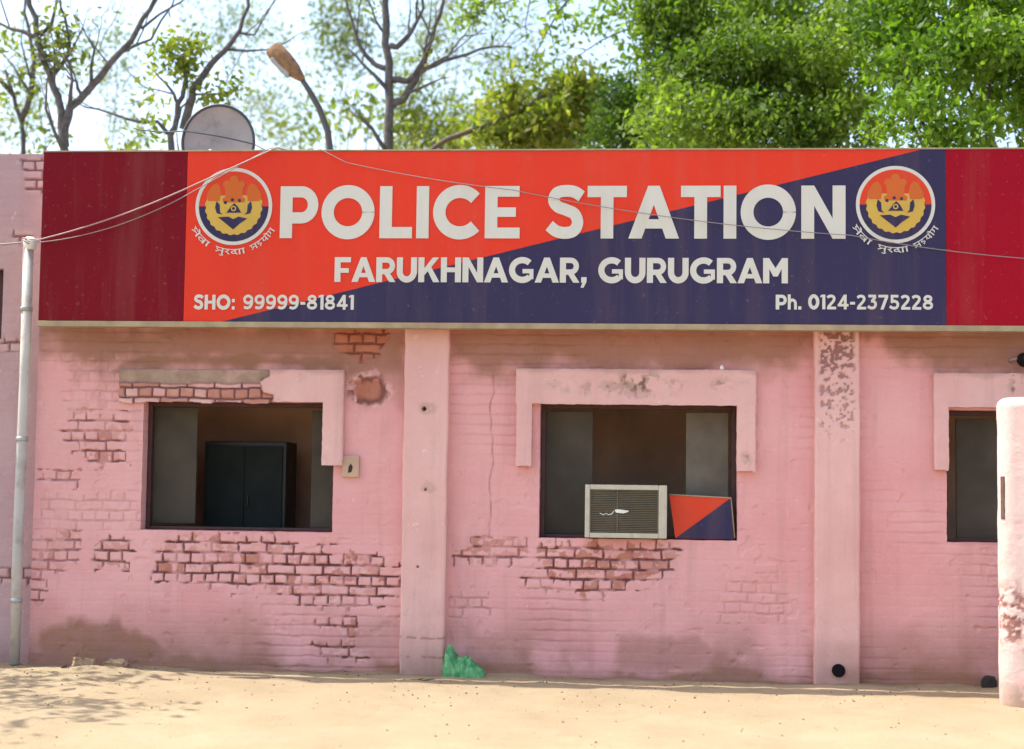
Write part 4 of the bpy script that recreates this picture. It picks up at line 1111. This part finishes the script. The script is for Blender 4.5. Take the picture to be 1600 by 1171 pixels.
def grow(b, pts, r0, r1, rs, levels, per, lenf, tips, Ymid):
    """tube along pts, then side twigs; collects twig ends"""
    pts = [Vector(p) for p in pts]
    fine = []
    for a, c in zip(pts, pts[1:]):
        n = max(2, int((c-a).length/.22))
        for k in range(n): fine.append(a.lerp(c, k/n)+Vector(rs.normal(0, .012, 3)))
    fine.append(pts[-1])
    b.tube(fine, r0*.82, r1*.8, 8 if r0 > .03 else (5 if r0 > .012 else 4), cap=r0 > .03)
    if levels <= 0:
        tips.append(fine[-1]); tips.append(fine[len(fine)//2]); return
    L = sum((c-a).length for a, c in zip(fine, fine[1:]))
    for q in range(max(1, int(per*L))):
        i = rs.randint(max(1, int(len(fine)*.25)), len(fine))
        p = fine[i]; t = (fine[min(i+1, len(fine)-1)]-fine[max(0, i-1)]).normalized()
        rr = r0+(r1-r0)*i/len(fine)
        v = Vector(rs.normal(0, 1, 3)); v = (v-t*v.dot(t)); v.normalize()
        dr_ = (t*.75+v*.8+Vector((0, 0, .25))).normalized()
        ln = lenf*rs.uniform(.5, 1.2)
        q1 = p+dr_*ln*.5+Vector(rs.normal(0, .06*ln, 3)); q2 = q1+(dr_+Vector(rs.normal(0, .3, 3))+Vector((0, 0, .15))).normalized()*ln*.5
        grow(b, [p, q1, q2], max(.006, min(rr*.55, r0*.5)), .004, rs, levels-1, per*1.5, lenf*.55, tips, Ymid)
    tips.append(fine[-1])

def limb_tree(name, label, Y, limbs, seed, bark, leafm, levels=2, per=1.5, lenf=.9, nleaf=3, lsize=.045, spread=.12, tipfrac=1.0, clusters=(), group=None, cat='tree', clmat=None):
    rs = np.random.RandomState(seed)
    x0 = at(limbs[0][0][0][0], limbs[0][0][0][1], Y).x
    t = empty(name, (x0, Y, 0), label, cat, group)
    b = MB(); tips = []
    for k, (pp, r0, r1) in enumerate(limbs):
        P = []
        for i, q in enumerate(pp):
            dy = (q[2] if len(q) > 2 else 0)
            P.append(at(q[0], q[1], Y+dy))
        if k == 0: P = [Vector((P[0].x, Y, -.1))]+P
        grow(b, P, r0, r1, rs, levels, per if k else per*.35, lenf, tips, Y)
    b.build('trunk', bark, t)
    tips = [p for p in tips if p.z > 3.2]
    sel = [p for p in tips if rs.rand() < tipfrac]
    parts = []
    if sel and nleaf: parts.append(leaves(np.array([p[:] for p in sel]), spread, nleaf, lsize, rs))
    for (px, py, rx, rz, n, s) in clusters:
        c = at(px, py, Y); u = (at(px+1, py, Y).x-c.x)
        k = max(1, n//12)
        cc = np.array(c[:])+rs.normal(0, .5, (k, 3))*np.array([rx*u, min(rx, rz)*u*.9, rz*u])
        parts.append(leaves(cc, .10, 12, s, rs))
    V = []; Q = []; T = []; o = 0
    for v, q, tt in parts: V.append(v); Q.append(q+o); T.append(tt); o += len(v)
    me = fast_mesh('crown', np.concatenate(V), np.concatenate(Q), {'tint': np.concatenate(T)})
    link('crown', me, leafm, t)
    return t

limb_tree('bare_tree', 'slender half-bare tree at the extreme left edge with a few yellow-green leaves', 9, [
  ([(38, 240), (34, 190), (20, 150), (8, 110)], .13, .03), ([(34, 190), (48, 150), (52, 90), (40, 20), (44, -60)], .06, .015), ([(20, 150), (-20, 100), (-50, 40)], .05, .015)],
  11, MAT['bark'], MAT['leaf_yellow'], 2, 1.6, 1.0, 2, .06, .12, .7,
  [(40, 135, 26, 16, 70, .06), (8, 170, 30, 30, 60, .06), (12, 60, 30, 60, 80, .05), (60, 215, 30, 18, 60, .06)])
limb_tree('bare_tree', 'dark trunk forking into a V, its long bare limb rising to the right', 5, [
  ([(100, 240), (98, 195), (90, 150), (78, 118), (66, 90), (58, 55), (46, 10), (38, -60)], .105, .035),
  ([(99.5, 228), (101, 200), (112, 168), (132, 146), (158, 118), (190, 82), (214, 45), (235, 15), (262, -40)], .075, .03),
  ([(82, 118), (108, 85), (106, 50), (96, 10), (90, -50)], .035, .012), ([(62, 58), (80, 40), (88, 0), (100, -50)], .035, .012),
  ([(62, 62), (36, 50), (14, 44), (-30, 20)], .04, .012), ([(126, 150), (120, 128), (104, 118)], .03, .012), ([(158, 118), (168, 96), (140, 60)], .02, .008),
  ([(190, 82), (236, 60), (268, 10), (280, -30)], .025, .008)],
  12, MAT['bark'], MAT['leaf_pale'], 3, 2.0, 1.0, 2, .035, .10, .5,
  [(92, 45, 16, 22, 110, .05), (100, 70, 26, 18, 90, .05), (70, 85, 16, 16, 60, .05), (120, 98, 20, 10, 40, .05)])
limb_tree('bare_tree', 'tree with a bright yellow-green tuft and a thin limb leaning right, behind the satellite dish', 6, [
  ([(268, 240), (268, 212), (276, 180), (284, 150), (292, 120), (284, 85)], .12, .03),
  ([(284, 200), (296, 165), (304, 140), (330, 100), (352, 78), (374, 48), (384, 10), (386, -60)], .075, .02),
  ([(262, 208), (248, 192), (200, 186), (150, 172), (118, 160)], .035, .01), ([(374, 52), (400, 56), (420, 14), (440, -20)], .02, .008), ([(278, 160), (262, 130), (240, 110)], .03, .01),
  ([(304, 150), (345, 148), (380, 140)], .02, .008)],
  13, MAT['bark'], MAT['leaf_yellow'], 2, 1.3, .9, 2, .045, .10, .35,
  [(292, 72, 26, 28, 210, .055), (276, 100, 32, 26, 190, .055), (300, 118, 26, 16, 110, .05), (330, 152, 36, 12, 110, .05), (245, 165, 12, 22, 70, .05), (368, 140, 26, 14, 80, .05), (228, 205, 22, 10, 60, .05), (206, 228, 14, 12, 50, .06)])
limb_tree('bare_tree', 'straight dark trunk with bare upswept branches above the word POLICE', 7, [
  ([(608, 240), (608, 190), (607, 140), (606, 95), (604, 40), (602, -20), (600, -90)], .145, .05),
  ([(610, 166), (628, 156), (645, 138), (655, 112), (668, 80), (682, 40), (692, 0), (700, -60)], .07, .02),
  ([(610, 124), (632, 128), (648, 120), (664, 106), (692, 96), (730, 84), (768, 74), (800, 74)], .06, .012),
  ([(608, 74), (630, 66), (648, 46), (660, 14), (664, -40)], .055, .015),
  ([(604, 108), (586, 102), (570, 86), (556, 56), (542, 10), (534, -40)], .05, .012),
  ([(604, 60), (586, 30), (570, -10)], .03, .01), ([(692, 96), (720, 60), (760, 52)], .02, .008)],
  14, MAT['bark'], MAT['leaf_pale'], 3, 1.9, 1.0, 2, .038, .10, .4,
  [(585, 15, 8, 10, 30, .05), (678, 70, 10, 8, 30, .05), (632, 200, 12, 14, 60, .06)])
limb_tree('leaning_tree', 'low leaning tree with olive and brown leaves, left of the dense green trees', 8, [
  ([(600, 262), (668, 238), (700, 220), (740, 204), (780, 188), (815, 172), (846, 150), (880, 128)], .085, .03),
  ([(780, 188), (800, 150), (806, 120)], .03, .01), ([(815, 172), (850, 180), (890, 170), (930, 190)], .03, .01), ([(740, 204), (770, 220), (820, 214), (870, 222)], .025, .01), ([(846, 150), (900, 150), (930, 130)], .025, .01)],
  15, MAT['bark_brown'], MAT['leaf_olive'], 2, 1.6, .8, 5, .06, .13, 1.0,
  [(800, 160, 40, 26, 300, .065), (860, 190, 60, 36, 620, .065), (905, 160, 34, 40, 600, .065), (780, 215, 60, 18, 400, .06), (850, 222, 80, 14, 500, .06), (880, 140, 40, 16, 200, .06)])

def crown_tree(name, label, Y, blobs, seed, leafm, bark, lsize, dens, clsize, group=None, trunk=None, ymul=1.0, gap=.0, cat='tree', nl=14):
    """leafy tree: blobs are (px, py, rx, rz) ellipses at depth Y, filled with small leaf clumps"""
    rs = np.random.RandomState(seed); cen = []; tint = []
    u = (at(801, 100, Y).x-at(800, 100, Y).x)
    for (px, py, rx, rz, *dy) in blobs:
        c = np.array(at(px, py, Y+(dy[0] if dy else 0))[:]); R = np.array([rx*u, min(rx, rz*1.3)*u*ymul, rz*u])
        vol = R[0]*R[1]*R[2]; n = int(dens*(R[0]*R[2]+R[0]*R[1]+R[1]*R[2])*1.4)
        d = rs.normal(0, 1, (n, 3)); d /= np.linalg.norm(d, axis=1)[:, None]
        rad = rs.uniform(.35, 1.0, n)**.45
        lump = 1+.22*np.sin(d[:, 0]*5+px)*np.cos(d[:, 2]*4+py)+rs.normal(0, .07, n)
        q = c+d*(rad*lump)[:, None]*R
        keep = np.ones(n, bool)
        if gap: keep = (fbm(q[:, 0]+q[:, 1]*.6, q[:, 2]+q[:, 1]*.5, .9/lsize*.05, seed, 3) > gap)
        q = q[keep]; cen.append(q); tint.append(np.clip(.42+1.7*(fbm(q[:, 0]*1.0+q[:, 1]*.7, q[:, 2]-q[:, 1]*.4, 1.1, seed+5, 3)-.5)+rs.normal(0, .12, len(q)), 0, 1))
    cen = np.concatenate(cen); tint = np.concatenate(tint)
    ok = cen[:, 2] > 1.2; cen = cen[ok]; tint = tint[ok]
    b0 = blobs[0]; tx = at(trunk[0] if trunk else b0[0], 235, Y).x
    t = empty(name, (tx, Y, 0), label, cat, group)
    V, Q, T = leaves(cen, clsize, 9, lsize, rs, tint, .12)
    b = MB(); rt = trunk[1] if trunk else .18
    top = np.array(cen).mean(0)
    b.tube([(tx, Y, -.1), (tx+.05, Y, 1.5), (tx-.03, Y+.05, 3.0), (tx+(top[0]-tx)*.3, Y, min(top[2], 4.6))], rt, rt*.7, 10)
    for k in range(0, nl):
        e = Vector(cen[rs.randint(len(cen))].tolist()); s0 = Vector((tx, Y, rs.uniform(2.6, 4.2)))
        mid = s0.lerp(e, .55)+Vector(rs.normal(0, .15, 3))+Vector((0, 0, .1))
        b.tube([s0, s0.lerp(mid, .5)+Vector((0, 0, .08)), mid, mid.lerp(e, .6)+Vector(rs.normal(0, .06, 3)), e], rt*.2, .008, 6)
    b.build('trunk', bark, t)
    link('crown', fast_mesh('crown', V, Q, {'tint': T}), leafm, t)
    return t
crown_tree('leafy_tree', 'tall dense deep green tree filling the sky above the word STATION', 6.5, [(1130, 40, 130, 80, .3), (1250, 20, 130, 90, .6), (1060, 70, 70, 90, 0), (1040, 0, 55, 60, 0), (1120, 130, 110, 60, -.5), (1230, 150, 110, 60, -.6), (1310, 110, 70, 90, -.2), (1100, 195, 110, 50, -1.1), (1210, 205, 110, 46, -1.3), (1310, 200, 80, 50, -1.1), (1160, 80, 60, 40, -1.0), (1270, 90, 60, 40, -1.0)],
  21, MAT['leaf_mid'], MAT['bark_brown'], .046, 210, .085, trunk=(1200, .2))
crown_tree('leafy_tree', 'broad bright green tree at the far right above the crimson end of the sign', 4.8, [(1480, 20, 110, 70, .3), (1400, 60, 60, 70, .2), (1620, 30, 120, 90, .3), (1450, 110, 80, 60, -.4), (1590, 130, 70, 60, .5), (1420, 190, 70, 50, -.9), (1500, 200, 60, 40, -.8), (1660, 170, 80, 70, -.2), (1540, 70, 50, 40, -.6)],
  22, MAT['leaf_bright'], MAT['bark_brown'], .050, 200, .09, trunk=(1572, .2), gap=.33)
crown_tree('leafy_tree', 'lower rounded dark green tree between the leaning tree and the tall dense one', 7.5, [(1000, 180, 60, 62), (965, 160, 36, 40), (1050, 215, 70, 40, -.5), (955, 215, 36, 34, -.4)],
  23, MAT['leaf_dark'], MAT['bark_brown'], .046, 210, .085, trunk=(1000, .13))
# sprays of leaves hanging into the top of the frame, a tree whose crown is mostly above it
limb_tree('overhanging_tree', 'loose leafy branches hanging into the top of the picture left of the dense tree', 8.2, [
  ([(1120, 240), (1100, 120), (1070, 20), (1010, -70), (930, -90)], .12, .05), ([(940, -60), (900, -20), (870, 20), (850, 60), (832, 100)], .03, .006), ([(930, -80), (850, -60), (790, -20), (740, 12), (715, 40)], .03, .006),
  ([(1070, 20), (1000, 40), (940, 60), (890, 100)], .025, .006), ([(850, -60), (830, -10), (820, 40), (822, 66)], .02, .005), ([(1095, 90), (1020, 100), (950, 130)], .02, .005)],
  16, MAT['bark_brown'], MAT['leaf_mid'], 2, 1.8, .7, 3, .055, .10, 1.0,
  [(745, 12, 26, 26, 110, .055), (715, 30, 26, 14, 60, .055), (800, 8, 24, 16, 60, .055), (845, 48, 24, 22, 60, .05), (905, 36, 24, 20, 60, .05), (880, 8, 40, 14, 80, .055), (950, 40, 40, 24, 120, .055), (838, 105, 22, 10, 60, .055), (975, 95, 20, 14, 40, .05), (980, 12, 34, 24, 200, .055), (870, 85, 18, 12, 30, .045)])
# paler trees farther behind
hz = [('distant pale yellow-green bushy tree low behind the straight dark trunk', 14, [(570, 200, 60, 46), (520, 222, 50, 26), (600, 225, 60, 24), (548, 170, 30, 24)], 31, 'leaf_yellow', .075, 70),
      ('distant grey-green tree with a loose crown right of the straight dark trunk', 17, [(680, 185, 62, 56), (660, 130, 36, 40), (720, 215, 60, 30), (640, 205, 40, 40)], 32, 'leaf_pale', .055, 100),
      ('distant pale green tree with an open crown above the street lamp', 20, [(500, 120, 60, 70), (545, 60, 44, 60), (465, 190, 50, 46), (520, 20, 40, 40)], 33, 'leaf_pale', .055, 60),
      ('distant pale open tree behind the V-forked trunk', 21, [(170, 90, 60, 60), (50, 120, 60, 80), (200, 190, 50, 46), (110, 20, 80, 50), (20, 200, 50, 40)], 34, 'leaf_pale', .048, 48),
      ('distant faint tree with thin foliage behind the leaning thin limb', 22, [(400, 60, 50, 60), (330, 30, 50, 50), (430, 190, 40, 50), (400, 150, 40, 30)], 35, 'leaf_pale', .048, 40),
      ('distant pale green tree behind the straight trunk near the top of the picture', 23, [(720, 40, 70, 60), (640, 60, 50, 60), (800, 110, 60, 50), (780, 30, 60, 40)], 36, 'leaf_pale', .048, 40),
      ('distant soft yellow-green tree low behind the leaning tree', 12, [(760, 212, 60, 30), (840, 196, 60, 44), (915, 160, 44, 50), (880, 215, 70, 30), (790, 170, 36, 30)], 37, 'leaf_yellow', .06, 95)]
for lab, Y, bl, sd_, lm, ls, dn in hz:
    crown_tree('distant_tree', lab, Y, bl, sd_, MAT[lm], MAT['bark'], ls, dn, .22, group='pale trees far behind the station', trunk=(bl[0][0], .10), gap=.40, nl=3)
# tree outside the left edge, whose branches shade the ground there
rs = np.random.RandomState(41)
st = empty('yard_tree', (-8.6, -2.0, 0), 'yard tree standing just outside the left edge, its shade falling on the sandy ground', 'tree')
b = MB(); tips = []
grow(b, [(-8.6, -2.0, -.1), (-8.5, -1.9, 1.8), (-8.2, -1.8, 3.2)], .13, .09, rs, 0, 0, 1, [], 0)
for k in range(16):
    a = k*.75; e = Vector((-7.65+(1.0+.4*(k%3))*math.cos(a), -1.6+1.4*math.sin(a), 4.4+rs.uniform(-.6, .9)))
    grow(b, [(-8.2, -1.8, 3.1), Vector((-8.0, -1.7, 3.5)).lerp(e, .5)+Vector((0, 0, .3)), e], .05, .012, rs, 2, 1.2, .8, tips, 0)
b.build('trunk', MAT['bark'], st)
V, Q, T = leaves(np.array([p[:] for p in tips]), .16, 12, .085, rs)
link('crown', fast_mesh('crown', V, Q, {'tint': T}), MAT['leaf_mid'], st)

# seat the pillar's hinge slot on its surface: cast a ray from the front
dg = bpy.context.evaluated_depsgraph_get()
dvec = (FWD*F_PX + RGT*(1567-IW/2) - UPV*(778-IH/2)).normalized()
from mathutils.bvhtree import BVHTree
bv = BVHTree.FromPolygons([tuple(v) for v in Vn], [q if q[2] != q[3] else q[:3] for q in Q[:0]] or [p.vertices[:] for p in shaft.data.polygons])
hit, nrm, _, _ = bv.ray_cast(CAM, dvec)
if hit is not None:
    R_ = Vector((nrm.x, nrm.y, 0)).normalized().to_track_quat('Y', 'Z').to_matrix()
    for v in SLOT.data.vertices: v.co = R_ @ Vector((v.co.x*1.6, v.co.y*.5, v.co.z)) + hit
